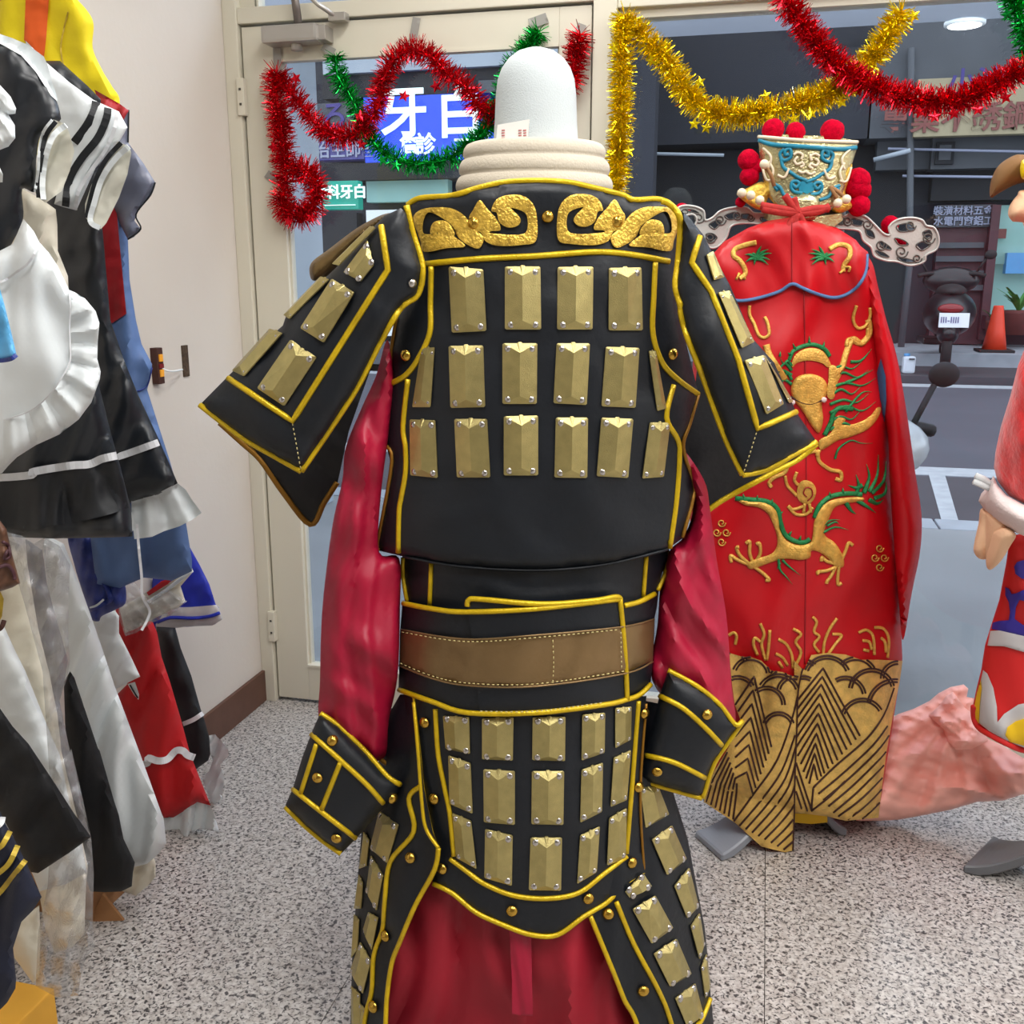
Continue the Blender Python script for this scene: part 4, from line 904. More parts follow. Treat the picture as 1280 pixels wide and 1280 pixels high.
# lower dragon
blob([(185, 742), (230, 750), (290, 755), (330, 780), (345, 820), (350, 860), (375, 900), (420, 918), (465, 910), (475, 880), (480, 830), (500, 785), (530, 755), (580, 740), (660, 735), (665, 750), (600, 760), (560, 775), (540, 810), (520, 860), (525, 885), (560, 910), (590, 960), (592, 1000), (560, 1000), (540, 975), (500, 945), (470, 940), (465, 965), (430, 975), (380, 970), (345, 975), (300, 990), (240, 1010), (225, 990), (260, 970), (310, 955), (335, 930), (340, 890), (325, 840), (305, 800), (270, 775), (215, 765)], 'robe_gold', puff=.004)
emb([zd([(180, 740), (240, 745), (300, 752), (340, 780), (352, 830), (368, 875), (400, 900), (440, 908), (465, 895)]), zd([(482, 815), (500, 770), (540, 735), (600, 722), (665, 725)])], 6, 'robe_green')
for q in ([(215, 745), (210, 722)], [(262, 748), (265, 728)], [(318, 760), (322, 742)], [(350, 800), (362, 790)], [(385, 880), (395, 865)], [(425, 900), (430, 882)], [(540, 735), (540, 715)], [(590, 722), (590, 700)]): emb([zd(q)], 4, 'robe_green', tp=tp_)
for q in ([(640, 725), (650, 690), (640, 650)], [(670, 720), (690, 660), (680, 610)], [(690, 715), (720, 650), (725, 575)], [(700, 720), (745, 670), (755, 600)], [(710, 740), (750, 720), (755, 675)], [(640, 745), (680, 770), (715, 795)], [(600, 755), (620, 785), (640, 800)], [(690, 745), (720, 760), (745, 745)], [(665, 690), (640, 700), (610, 690)]): emb([zd(q)], 6, 'robe_green', tp=tp_)
for q in ([(510, 850), (540, 825), (580, 822)], [(515, 870), (560, 850), (610, 860)], [(530, 845), (560, 830), (575, 838)], [(345, 970), (350, 1010), (375, 1040), (398, 1068)], [(360, 975), (385, 1000), (430, 1035)], [(350, 985), (340, 1010)]): emb([zd(q)], 3.5, 'robe_green', tp=tp_)
for q in ([(250, 990), (235, 950), (235, 905), (220, 912)], [(255, 985), (275, 950), (272, 912), (260, 915)], [(235, 990), (200, 960), (185, 930), (195, 925)], [(232, 992), (190, 975), (162, 958), (165, 985)], [(250, 1000), (285, 1025), (310, 1050), (295, 1052)],
          [(570, 990), (530, 980), (510, 965), (508, 980)], [(565, 1000), (530, 1015), (495, 1020), (497, 1030)], [(562, 1000), (545, 1035), (530, 1055), (527, 1065)], [(575, 1000), (570, 1040), (572, 1068), (585, 1062)], [(585, 975), (600, 940), (612, 910), (628, 920)]): emb([zd(q)], 4.5)
# cloud medallions
for cx, cy in ((128, 870), (730, 966)):
    for dx, dy in ((0, -36), (0, 36), (-18, 0), (18, 0)):
        sp = [(cx+dx+(16-11*t/9)*math.cos(t*.85), cy+dy+(16-11*t/9)*math.sin(t*.85)) for t in range(10)]
        emb([zd(sp)], 1.8)
# spray over the hem
for q in ([(155, 165), (175, 155), (185, 170), (180, 200)], [(275, 120), (290, 160), (280, 200), (295, 260)], [(265, 240), (250, 200), (255, 175), (275, 190)], [(312, 145), (308, 200), (300, 260)], [(400, 140), (430, 160), (410, 190), (430, 230), (405, 290)], [(345, 180), (375, 200), (395, 240), (400, 290)], [(335, 235), (360, 250), (380, 280)], [(345, 265), (360, 290)],
          [(475, 95), (490, 115), (480, 150), (500, 170), (480, 200), (500, 230)], [(568, 100), (540, 140), (520, 190), (515, 240)], [(550, 160), (585, 165), (560, 200), (535, 235)], [(650, 155), (680, 145), (705, 170), (710, 240)], [(710, 135), (745, 140), (765, 180), (760, 250)], [(665, 185), (690, 190), (700, 220)], [(735, 175), (750, 190), (755, 230)], [(668, 220), (690, 225)]):
    emb([zh(q)], 4)
# gold hem with waves and mountains
hem_r = zh([(405, 260), (440, 300), (470, 240), (530, 232), (600, 238), (660, 258), (720, 258), (818, 262), (805, 350), (792, 410), (776, 500), (758, 600), (742, 720), (726, 860), (600, 872), (530, 855), (405, 840)])
hem_l = zh([(158, 232), (200, 245), (240, 248), (280, 262), (318, 300), (360, 305), (400, 322), (437, 292), (420, 380), (415, 520), (408, 700), (405, 850), (400, 985), (370, 992), (280, 970), (180, 880), (60, 800), (90, 700), (150, 600), (205, 500), (178, 430), (165, 330)])
_, hr = sheet('gold_hem', hem_r, bfr, 'hem_gold', dr, th=.004, lift=.008, step=6)
_, hl = sheet('gold_hem', hem_l, shift(bfr, .012), 'hem_gold', dr, th=.004, lift=.008, step=6, fold=folds([(96, 50, .004)]))
pR, pL = np.array(resample(hem_r, 5)), np.array(resample(hem_l, 5))
def hemlines(Ls, right):
    out = []
    for L in Ls:
        L = resample(catmull(zh(L), 4) if len(L) > 3 else zh(L), 3, False); ok = inside(np.array(L), pR if right else pL); cur = []
        for p, k in zip(L, ok):
            if k: cur.append(p)
            else:
                if len(cur) > 2: out.append(cur)
                cur = []
        if len(cur) > 2: out.append(cur)
    return out
def arcs(cx, cy, r, a0=180, a1=360, rings=(0, 11)):
    return [[(cx+(r-k)*math.cos(R(a0+(a1-a0)*i/14)), cy+(r-k)*1.0*math.sin(R(a0+(a1-a0)*i/14))) for i in range(15)] for k in rings]
RL = []
for cx, cy, r, a0, a1 in ((530, 335, 92, 205, 335), (640, 330, 82, 225, 330), (700, 380, 88, 190, 345), (730, 275, 60, 200, 340), (800, 330, 66, 180, 270), (790, 440, 108, 190, 275), (600, 400, 78, 240, 350), (440, 380, 60, 200, 300), (665, 490, 84, 200, 330), (455, 300, 40, 220, 320)):
    RL += arcs(cx, cy, r, a0, a1)
RL += [[(412, 420), (515, 290), (655, 548)], [(412, 452), (512, 322), (640, 562)], [(412, 485), (508, 352), (622, 582)], [(412, 520), (504, 388), (605, 600)], [(412, 556), (500, 425), (588, 618)], [(412, 592), (497, 462), (570, 640)], [(418, 625), (494, 500), (552, 655)], [(430, 655), (490, 538), (535, 672)], [(440, 685), (486, 576), (520, 690)], [(450, 710), (483, 615), (508, 702)], [(462, 730), (480, 655), (494, 716)]]
RL += [[(478, 745), (560, 665), (680, 560), (745, 470), (785, 365)]]
for k in range(1, 12):
    RL.append([(478+k*19, 745+k*24+(-10 if k > 4 else 0)), (575+k*18, 665+k*24), (690+k*14, 560+k*25), (750+k*10, 480+k*30)])
RL += [[(412, 650), (470, 830)], [(412, 700), (455, 835)], [(412, 760), (435, 832)], [(470, 835), (540, 780), (600, 720)], [(478, 745), (470, 830)]]
LL = []
for cx, cy, r, a0, a1 in ((240, 320, 72, 200, 350), (175, 270, 50, 230, 350), (345, 395, 82, 210, 340), (350, 330, 40, 210, 330), (190, 390, 70, 200, 330), (345, 520, 62, 200, 340), (300, 430, 70, 230, 360), (400, 380, 60, 190, 290)):
    LL += arcs(cx, cy, r, a0, a1)
LL += [[(180, 430+k*40), (252-k*4, 322+k*52), (318-k*10, 590+k*26)] for k in range(8)]
LL += [[(170, 880), (250, 770), (340, 640), (400, 470), (432, 330)]]
for k in range(1, 11):
    LL.append([(172+k*24, 878+k*13), (262+k*20, 770+k*20), (345+k*13, 650+k*30), (405+k*3, 500+k*45)])
LL += [[(70+k*17, 800+k*11), (95+k*15, 715+k*8), (150+k*6, 610+k*20)] for k in range(7)]
o = strip('hem_lines', hemlines(RL, True), hr, 'hem_line', dr, 2.6, .0012, curve=False, lift=.0012); o['kind'] = 'stuff'
o = strip('hem_lines', hemlines(LL, False), hl, 'hem_line', dr, 2.6, .0012, curve=False, lift=.0012); o['kind'] = 'stuff'
strip('hem_edge', [hem_l[7:13]], hl, 'hem_line', dr, 2, .002)
sheet('yellow_lining', zh([(400, 842), (530, 850), (532, 878), (470, 884), (400, 878)]), dplane(DR-.04), 'gold_cloth' if False else 'tunic_yellow', dr, th=.004)
# stand under the robe
std = root('robe_stand', (float(rx[0]), float(rx[1]), 0), 'pale grey plastic stand with curved foot showing under the dragon robe', 'stand')
gc = Vector(W([(1000, 900)], [DR])[0]); lathe('pole', [(.02, .03), (.02, 1.5)], (gc.x, gc.y), 'stand_grey', std, seg=16)
def foot(name, px, base_y, c, m, r_, wd=.045, hh=.17):
    """arched stand foot from the pole out to a floor point"""
    e = ground(*px); c = Vector(c); n = 14; vs, fs = [], []; d = (e-c); d.z = 0; L = d.length; d.normalize(); s_ = Vector((-d.y, d.x, 0))
    for i in range(n+1):
        t = i/n; z = .02+hh*(1-t)**1.6; p = c+d*L*t; p.z = z; w2 = wd*(.55+.75*t); th_ = .028
        for a, b in ((-1, 0), (1, 0), (1, -1), (-1, -1)): vs.append(p+s_*w2*a+Vector((0, 0, max(b*th_, -z))))
    for i in range(n):
        for k in range(4): a = i*4+k; b = i*4+(k+1) % 4; fs.append((a, b, b+4, a+4))
    fs += [(3, 2, 1, 0), (n*4, n*4+1, n*4+2, n*4+3)]
    o = link('foot', mesh('foot', vs, fs), m, r_); bm = bmesh.new(); bm.from_mesh(o.data); bmesh.ops.recalc_face_normals(bm, faces=bm.faces); bmesh.ops.bevel(bm, geom=bm.edges[:], offset=.004, segments=1, affect='EDGES'); bm.to_mesh(o.data); bm.free(); return o
foot('foot', (885, 1062), 0, (gc.x, gc.y, 0), 'stand_grey', std)
foot('foot', (1045, 1030), 0, (gc.x, gc.y, 0), 'stand_grey', std)
c2_ = gc+Vector((.12, .2, 0)); foot('foot', (1030, 990), 0, (gc.x, gc.y, 0), 'stand_grey', std)
# hat
hat = root('official_hat', (float(gc.x), float(gc.y), 1.5), 'gold and turquoise opera hat with red pompoms and silver cloud wings', 'hat')
hb = body(1011, 74, DR, .085)
crown = zk([(383, 108), (600, 125), (828, 130), (818, 175), (795, 250), (770, 330), (740, 410), (700, 440), (600, 450), (480, 440), (430, 380), (405, 300), (390, 200)])
_, hf = sheet('crown', crown, hb, 'hat_gold', hat, th=.01, puff=.004, pr=4, back=lambda P: 2*DR-hb(P), step=5)
sheet('crown_top', zk([(383, 106), (500, 100), (700, 108), (828, 128), (790, 142), (600, 140), (430, 126)]), shift(dplane(DR), .01), 'hat_gold', hat, th=.06)
def hs(Ls, w_, m='hat_blue', lift=.003, nm='scroll', tp=None):
    for L in Ls: strip(nm, [zk(L)], hf, m, hat, w_, .0025, lift=lift, step=3, taper=tp)
hs([[(385, 125), (450, 145), (600, 155), (740, 165), (820, 158)]], 5, lift=.004, nm='rim_band'); hs([[(383, 110), (600, 127), (826, 134)]], 4, 'pearl', .004, 'rim_band')
for s_ in (0, 1):
    mr = lambda L: [(1196-x, y+6) for x, y in L] if s_ else L
    hs([mr([(520, 188), (502, 190), (505, 170), (525, 165), (528, 200), (495, 215), (480, 185), (500, 165)]), mr([(485, 205), (495, 245), (530, 270), (560, 290), (600, 305)]), mr([(535, 320), (550, 335), (565, 320), (555, 308), (535, 310), (530, 335), (545, 355), (580, 360)]), mr([(450, 320), (480, 335), (500, 370), (540, 385)]), mr([(470, 350), (455, 330)])], 4)
    hs([mr([(560, 200), (545, 215), (555, 232), (575, 225)]), mr([(570, 245), (585, 235), (575, 220)]), mr([(540, 190), (560, 180), (580, 190), (575, 210)]), mr([(430, 220), (450, 260), (440, 300)]), mr([(405, 160), (440, 200), (430, 250)]), mr([(400, 240), (420, 300), (450, 300)]), mr([(520, 250), (500, 290), (470, 280)]), mr([(600, 260), (580, 270), (560, 260)])], 3, 'pearl', .004)
sheet('scroll', zk([(560, 310), (600, 305), (630, 315), (632, 350), (600, 364), (565, 350)]), hf, 'hat_blue', hat, th=.002, lift=.004, step=3)
sheet('back_knot', zk([(520, 400), (560, 370), (610, 365), (650, 385), (655, 440), (630, 480), (560, 490), (520, 470)]), shift(hf, 0), 'hat_gold', hat, th=.01, lift=.012, puff=.012, pr=8, curve=True)
hat_base = body(1011, 60, DR, .08)
sheet('headband', zk([(400, 470), (480, 505), (600, 520), (720, 510), (760, 480), (755, 450), (600, 470), (400, 440)]), hat_base, 'hat_gold', hat, th=.01, lift=.004, back=lambda P: 2*DR-hat_base(P))
for (a, b, r) in ((450, 80, 46), (548, 92, 42), (712, 88, 50), (340, 215, 44), (345, 285, 40), (372, 240, 34), (825, 305, 52), (842, 345, 40), (830, 415, 46), (305, 400, 22), (970, 500, 38), (1015, 575, 28), (45, 440, 34), (815, 330, 50)):
    px, py = zk([(a, b)])[0]; dd_ = .02 if a in (970, 1015, 45) else -.04 if b > 200 else .0
    p = atD(px, py, DR+dd_); ball('pompom', tuple(p), r/3.5556/F*2.25, 'pompom', hat, lumpy=.12)
for (a, b) in ((410, 232), (390, 392), (737, 405), (775, 388), (350, 370), (310, 360)):
    px, py = zk([(a, b)])[0]; p = atD(px, py, DR-.10); ball('pearl', tuple(p), 20/3.5556/F*2.2, 'pearl', hat, sub=2)
tube3('wire', [[atD(*zk([q])[0], DR-.09) for q in ((410, 235), (440, 280), (455, 330))], [atD(*zk([q])[0], DR-.09) for q in ((740, 400), (720, 360), (705, 330))], [atD(*zk([q])[0], DR-.09) for q in ((775, 388), (740, 355), (710, 335))]], 'kraft', hat, w=.004)
for (pts) in ([(330, 340), (400, 310), (440, 350), (420, 400), (440, 440), (370, 430), (300, 380), (290, 360)], [(700, 420), (720, 340), (760, 270), (800, 230), (790, 290), (770, 360), (800, 420), (740, 450)]):
    sheet('gold_ornament', zk(pts), dplane(DR-.06), 'gold_foil', hat, th=.012, puff=.01, pr=6, curve=True, step=3)
# red cord bow
for pts in ([(395, 415), (450, 425), (540, 440), (560, 445)], [(560, 445), (640, 430), (700, 430)], [(400, 430), (480, 445), (560, 450)], [(500, 370), (530, 410), (560, 450)], [(540, 380), (550, 420), (560, 450)], [(560, 445), (580, 490), (590, 530)], [(560, 445), (530, 490), (505, 525)], [(560, 450), (545, 500), (560, 545)], [(700, 420), (640, 445), (560, 450)]):
    tube3('cord', [catmull([atD(*zk([q])[0], DR-.125) for q in pts], 4)], 'cord_red', hat, w=.0075, t=.004)
# filigree wings
wr = [(640, 465), (700, 455), (760, 462), (800, 450), (860, 465), (900, 500), (940, 540), (970, 545), (965, 510), (1000, 480), (1060, 470), (1110, 480), (1130, 505), (1165, 515), (1185, 560), (1175, 610), (1130, 635), (1120, 665), (1060, 682), (1000, 665), (950, 660), (900, 640), (885, 600), (850, 570), (835, 530), (790, 520), (720, 515), (650, 500)]
wh = [[(665, 475), (700, 470), (710, 490), (670, 490)], [(735, 475), (770, 475), (760, 500), (735, 495)], [(800, 475), (850, 485), (840, 505), (805, 500)], [(860, 520), (890, 530), (900, 560), (870, 550)], [(905, 615), (940, 625), (965, 645), (925, 638)], [(1000, 645), (1060, 655), (1080, 665), (1030, 668)], [(1000, 505), (1050, 495), (1080, 520), (1050, 530), (1010, 530)], [(1115, 535), (1145, 525), (1155, 550), (1130, 562)], [(1085, 590), (1130, 570), (1150, 590), (1110, 615)], [(990, 560), (1030, 570), (1050, 590), (1010, 590)], [(920, 575), (950, 585), (975, 610), (940, 605)]]
wl = [(20, 440), (45, 418), (100, 420), (140, 440), (148, 480), (180, 470), (215, 440), (270, 425), (330, 425), (365, 450), (420, 452), (465, 465), (468, 500), (430, 510), (370, 495), (300, 495), (260, 510), (240, 560), (200, 600), (165, 600), (140, 560), (100, 520), (110, 480), (95, 455), (60, 460), (40, 470)]
whl = [[(165, 500), (200, 480), (220, 490), (190, 520)], [(235, 460), (280, 445), (300, 465), (255, 478)], [(150, 545), (180, 540), (200, 560), (170, 578)], [(395, 468), (440, 475), (440, 492), (400, 486)], [(310, 455), (345, 455), (340, 475), (312, 472)], [(60, 432), (100, 436), (120, 452), (90, 446)]]
for nm, ol, hl_ in (('wing', wr, wh), ('wing', wl, whl)):
    o, wf_ = sheet(nm, zk(ol), dplane(DR-.03), 'hat_silver', hat, th=.008, holes=[zk(h) for h in hl_], step=3, curve=False)
    lo_ = [(x*.9+sum(q[0] for q in ol)/len(ol)*.1, y*.9+sum(q[1] for q in ol)/len(ol)*.1) for x, y in ol]
    strip('engraved_line', [zk(ol)], wf_, 'hat_silver', o, 2.6, .003, closed=True, step=3)
    for cx, cy, r in (((1140, 560, 30), (1060, 505, 26), (1020, 620, 30), (930, 590, 26), (870, 500, 24), (780, 485, 22), (1090, 650, 22)) if ol is wr else ((60, 445, 22), (120, 470, 26), (170, 560, 26), (215, 480, 26), (290, 460, 22), (350, 470, 18))):
        strip('scroll', [zk([(cx+(r-r*.75*t/11)*math.cos(t*.8), cy+(r-r*.75*t/11)*math.sin(t*.8)) for t in range(12)])], wf_, 'silver_line', o, 1.6, .0015, step=2)
    for h in hl_: strip('engraved_line', [zk(h)], wf_, 'silver_line', o, 1.3, .001, closed=True, step=3)

# ================================================================== PINK CLOTH, RIGHT HAND COSTUME
pk = [(745, 500), (800, 465), (860, 445), (920, 415), (955, 385), (1000, 362), (1050, 352), (1068, 368), (1062, 400), (1090, 405), (1085, 440), (1100, 500), (1145, 560), (1200, 585), (1290, 640), (1310, 760), (1200, 795), (1100, 800), (1000, 830), (900, 850), (800, 868), (730, 872), (640, 872), (660, 800), (700, 640)]
pkd = lambda P: np.interp(np.atleast_2d(np.asarray(P, float))[:, 1], [850, 1030], [2.40, 2.24])-(np.clip((np.atleast_2d(np.asarray(P, float))[:, 0]-1150)/200, 0, 1))*.16
o, pkf = sheet('pink_cloth', zh(pk), pkd, 'pink', th=.03, puff=.05, pr=26, fold=folds([(-24, 90, .006)], [(1200, 880, 16, .006, 80)], .02, 60, .03, 36, 3.5), step=3)
tag(o, 'crumpled pink plastic cloth lying on the floor between the two costumes', 'cloth')
o, _ = sheet('pink_cloth', zh([(915, 470), (960, 430), (985, 395), (1010, 380), (1055, 440), (1080, 460), (1120, 500), (1145, 565), (1080, 600), (1020, 600), (990, 570), (970, 520)]), shift(pkf, .02), 'pink', th=.02, puff=.03, pr=16, fold=folds([(40, 22, .004)], [(1195, 900, 4, .006, 40)], .02, 16, .022, 22, 1.8), step=2.2)
tag(o, 'knotted bunch of pink plastic on top of the pink cloth', 'cloth')
DC = 1.98
zc_ = Z(1160, 560, 3.368); zq = Z(1120, 420, 4.267)
cc = W([(1300, 700)], [DC])[0]
ms = root('festive_costume', (float(cc[0]), float(cc[1]), .25), 'bright red plush costume with white cuffs cut off by the right edge of the photo', 'costume')
cb = body(1330, 110, DC, .14)
_, cf_ = sheet('tunic', zc_([(345, 370), (330, 480), (300, 640), (268, 740), (240, 830), (225, 930), (205, 1010), (190, 1080), (200, 1160), (250, 1210), (330, 1250), (420, 1275), (700, 1290), (800, 900), (760, 400), (560, 330)]), cb, 'tunic_red', ms, th=.01, puff=.02, pr=20, fold=folds([(80, 70, .006)]), back=lambda P: 2*DC-cb(P))
def tp3(L, m, nm, lift=.004): sheet(nm, zc_(L), cf_, m, ms, th=.003, lift=lift, curve=False, step=3, puff=.001, pr=2)
tp3([(232, 935), (250, 950), (275, 1010), (290, 1090), (292, 1155), (320, 1120), (380, 1080), (480, 1060), (700, 1060), (700, 1270), (420, 1268), (330, 1232), (255, 1190), (205, 1150), (196, 1085), (212, 1020)], 'tunic_white', 'white_border')
tp3([(262, 770), (300, 768), (400, 790), (520, 830), (700, 850), (700, 900), (520, 890), (400, 858), (320, 835), (250, 832)], 'tunic_white', 'white_band')
tp3([(272, 735), (300, 728), (340, 725), (345, 690), (340, 650), (325, 620), (325, 585), (340, 592), (352, 615), (370, 612), (400, 598), (470, 600), (560, 560), (560, 640), (430, 650), (385, 640), (370, 670), (365, 720), (400, 745), (500, 770), (700, 800), (700, 840), (500, 820), (400, 792), (300, 768), (268, 762)], 'tunic_blue', 'blue_pattern')
tp3([(362, 500), (375, 480), (400, 472), (440, 480), (450, 520), (430, 555), (395, 550), (368, 530)], 'tunic_blue', 'blue_pattern')
tp3([(222, 975), (226, 1010), (218, 1080), (214, 1160), (200, 1140), (196, 1085), (206, 1030)], 'tunic_yellow', 'yellow_patch', .008)
tp3([(325, 1210), (335, 1175), (370, 1150), (420, 1135), (560, 1130), (560, 1262), (420, 1258), (345, 1238)], 'tunic_yellow', 'yellow_patch', .008)
strip('red_hem', [zc_([(195, 1085), (196, 1135), (215, 1175), (260, 1205), (330, 1242), (410, 1272), (560, 1285)])], shift(cf_, .006), 'tunic_red', ms, 9, .004)
db = body(1340, 110, DC-.08, .16)
sheet('plush_coat', zq([(700, 60), (680, 80), (650, 160), (610, 320), (560, 480), (530, 620), (522, 700), (540, 770), (600, 850), (690, 900), (900, 980), (1500, 900), (1500, -700), (900, -640), (800, -300)]), db, 'velvet_red', ms, th=.01, puff=.05, pr=34, fold=folds([(75, 60, .006)], [], .02, 40), back=lambda P: 2*DC-db(P))
sheet('fur_cuff', zq([(520, 745), (545, 800), (590, 850), (680, 900), (900, 980), (900, 1120), (690, 1070), (620, 1040), (540, 990), (470, 925), (440, 880), (455, 840), (490, 800)]), shift(db, .03), 'plush_white', ms, th=.01, puff=.05, pr=22, both=True)
for L, m_ in (([(455, 920), (440, 1000), (418, 1100), (415, 1150), (440, 1185), (480, 1190), (520, 1150), (560, 1100), (600, 1040), (590, 980), (520, 940)], 0), ([(520, 1040), (500, 1100), (480, 1180), (485, 1235), (510, 1245), (560, 1200), (610, 1120), (640, 1060), (590, 1020)], .02)):
    sheet('glove', zq(L), shift(db, .02+m_), 'peach', ms, th=.01, puff=.03, pr=16, both=True, curve=True)
cl = root('white_clip', tuple(atD(1225, 602, DC-.2)), 'white plastic clip pinched on the furry white cuff', 'clip')
for L in ([(415, 775), (470, 800), (510, 815)], [(425, 745), (470, 765), (520, 805)]): tube3('jaw', [[atD(*zq([q])[0], DC-.19) for q in L]], 'white', cl, w=.006, t=.004)
strip_ = root('mascot_hat', tuple(atD(1290, 240, DC)), 'brown felt hat brim with yellow ball and peach ear at the right edge', 'hat')
zm = Z(1080, 160, 3.555)
sheet('brim', zm([(711, 118), (680, 118), (640, 135), (600, 165), (575, 205), (560, 255), (562, 310), (600, 290), (680, 250), (800, 230), (1000, 240), (1000, 120)]), dplane(DC-.05), 'brown_felt', strip_, th=.02, puff=.03, pr=16, curve=True)
sheet('yellow_ball', zm([(711, 140), (695, 165), (695, 205), (711, 230), (780, 240), (780, 140)]), dplane(DC-.10), 'yellow_plastic', strip_, th=.03, puff=.03, pr=10, curve=True)
sheet('ear', zm([(711, 275), (680, 300), (650, 340), (640, 380), (655, 410), (690, 418), (900, 420), (900, 280)]), dplane(DC-.08), 'peach', strip_, th=.05, puff=.04, pr=18, curve=True)
sheet('head', zm([(760, 220), (720, 330), (740, 470), (1100, 500), (1100, 200)]), dplane(DC+.02), 'peach', strip_, th=.1, puff=.08, pr=30, curve=True)
st2 = root('costume_stand', (float(cc[0]), float(cc[1]), 0), 'dark grey plastic stand foot under the red and white costume', 'stand')
lathe('pole', [(.02, .03), (.02, 1.45)], (float(cc[0])+.12, float(cc[1])+.08), 'stand_dark', st2, seg=16)
foot('foot', (1222, 1072), 0, (float(cc[0])+.12, float(cc[1])+.08, 0), 'stand_dark', st2, .07, .10)
foot('foot', (1420, 1120), 0, (float(cc[0])+.12, float(cc[1])+.08, 0), 'stand_dark', st2, .07, .10)

# ================================================================== TINSEL GARLANDS
STAR = None
def star_mesh(m):
    bm = bmesh.new(); top = []; bot = []
    for i in range(10):
        r = 1 if i % 2 == 0 else .45; a = R(90+36*i); top.append(bm.verts.new((r*math.cos(a), r*math.sin(a), .04))); bot.append(bm.verts.new((r*math.cos(a), r*math.sin(a), -.04)))
    c1, c2 = bm.verts.new((0, 0, .16)), bm.verts.new((0, 0, -.16))
    for i in range(10):
        j = (i+1) % 10; bm.faces.new((top[i], top[j], c1)); bm.faces.new((bot[j], bot[i], c2)); bm.faces.new((bot[i], bot[j], top[j], top[i]))
    me = bpy.data.meshes.new('star'); bm.to_mesh(me); bm.free(); me.materials.append(M[m]); return me
def garland(label, pts, m, v, rad=16, dens=9.0, stars=(), seed=1, group='tinsel garlands on the shop front'):
    rnd = random.Random(seed); L = resample(catmull(pts, 8), 3, False); Q = np.array(L)
    P = [Vector(p) for p in W(Q, vplane(v)(Q))]; p0 = P[0]
    r_ = root('tinsel_garland', tuple(P[0]), label, 'garland', group); vs, fs = [], []
    k = (P[0]-Vector((0, 0, H))).length/F; rad *= 1.08; n = int(len(P)*3.8*dens)
    for i in range(n):
        t = rnd.random()*(len(P)-1.001); a = int(t); p = P[a].lerp(P[a+1], t-a); tan = (P[a+1]-P[a]).normalized()
        d = Vector((rnd.gauss(0, 1), rnd.gauss(0, 1), rnd.gauss(0, 1))).normalized(); d = (d-tan*d.dot(tan)*.6).normalized()
        l = rad*k*rnd.uniform(.65, 1.12); d.y = d.y*(.8 if d.y < 0 else .5)
        wv = d.cross(Vector((rnd.gauss(0, 1), rnd.gauss(0, 1), rnd.gauss(0, 1)))).normalized()*.0014; b = len(vs)
        q = p+d*l; mid = p+d*l*.5+wv*rnd.uniform(-2, 2)
        vs += [p-wv, p+wv, mid-wv, mid+wv, q-wv*.6, q+wv*.6]; fs += [(b, b+1, b+3, b+2), (b+2, b+3, b+5, b+4)]
    o = link('tinsel', mesh('tinsel', vs, fs), m, r_); o['kind'] = 'stuff'
    tube3('core', [P[::2]], m, r_, w=.004)
    sm = star_mesh(m)
    for px, py in stars:
        s_ = bpy.data.objects.new('star', sm); COL.objects.link(s_); s_.parent = r_; p = at(px, py, v-.02); s_.location = p-Vector(r_.location)
        s_.rotation_euler = (R(90)+rnd.uniform(-.4, .4), rnd.uniform(-.4, .4), rnd.uniform(-.4, .4)); sz = 7*k; s_.scale = (sz,)*3
    return r_
VD, VW = V0-.055, V0-.03
garland('red tinsel garland zigzagging across the door and ending in a loop', [(346, 92), (345, 115), (350, 150), (355, 190), (358, 225), (352, 250), (360, 266), (378, 270), (393, 255), (396, 232), (385, 215), (368, 212)], 'tinsel_red', VD, 17, 8, [(342, 184), (360, 277), (389, 272), (370, 98)], 1)
garland('red tinsel garland swagging from the left tape over the glass to the neck cap', [(350, 95), (365, 118), (385, 142), (405, 165), (430, 170), (455, 160), (472, 135), (478, 105), (490, 78), (515, 62), (540, 72), (560, 92), (585, 112), (600, 135), (625, 142), (680, 140), (712, 105), (718, 75), (726, 42)], 'tinsel_red', VD, 15, 8, [(450, 145), (452, 180), (505, 120), (545, 108), (718, 105)], 2)
garland('green tinsel garland hanging across the door glass behind the neck cap', [(420, 70), (422, 95), (438, 120), (452, 150), (465, 175), (485, 195), (515, 203), (545, 203), (575, 190), (605, 165), (625, 125), (640, 85), (660, 58), (674, 40)], 'tinsel_green', VD+.01, 14, 7, [(478, 200), (495, 207), (541, 211), (559, 190), (590, 195)], 3)
garland('yellow gold tinsel garland hanging straight down the post beside the window', [(780, 18), (778, 60), (777, 110), (776, 160), (773, 200), (771, 240)], 'tinsel_gold', V0-.06, 15, 9, [(768, 60), (786, 190)], 4)
garland('yellow gold tinsel garland swagging across the big window', [(782, 26), (805, 48), (832, 75), (858, 115), (885, 140), (925, 143), (965, 138), (1000, 130), (1040, 115), (1072, 90), (1098, 62), (1128, 14)], 'tinsel_gold', VW-.01, 17, 8, [(815, 76), (868, 155), (883, 160), (875, 103), (957, 120), (962, 147), (992, 148), (1014, 142), (1070, 113), (1142, 20), (1052, 128)], 5)
garland('red tinsel garland crossing in front of the gold one at upper right', [(978, -4), (998, 22), (1022, 55), (1050, 85), (1090, 108), (1130, 122), (1175, 128), (1215, 120), (1250, 102), (1290, 82)], 'tinsel_red', VW-.05, 17, 8, [(1150, 140), (1168, 146), (1192, 142), (1222, 137), (1257, 122), (1110, 122), (1038, 88)], 6)
garland('green tinsel garland hanging in the upper right corner', [(1262, -20), (1272, 15), (1284, 45), (1292, 90)], 'tinsel_green', VW-.02, 15, 8, [(1259, 18)], 7)
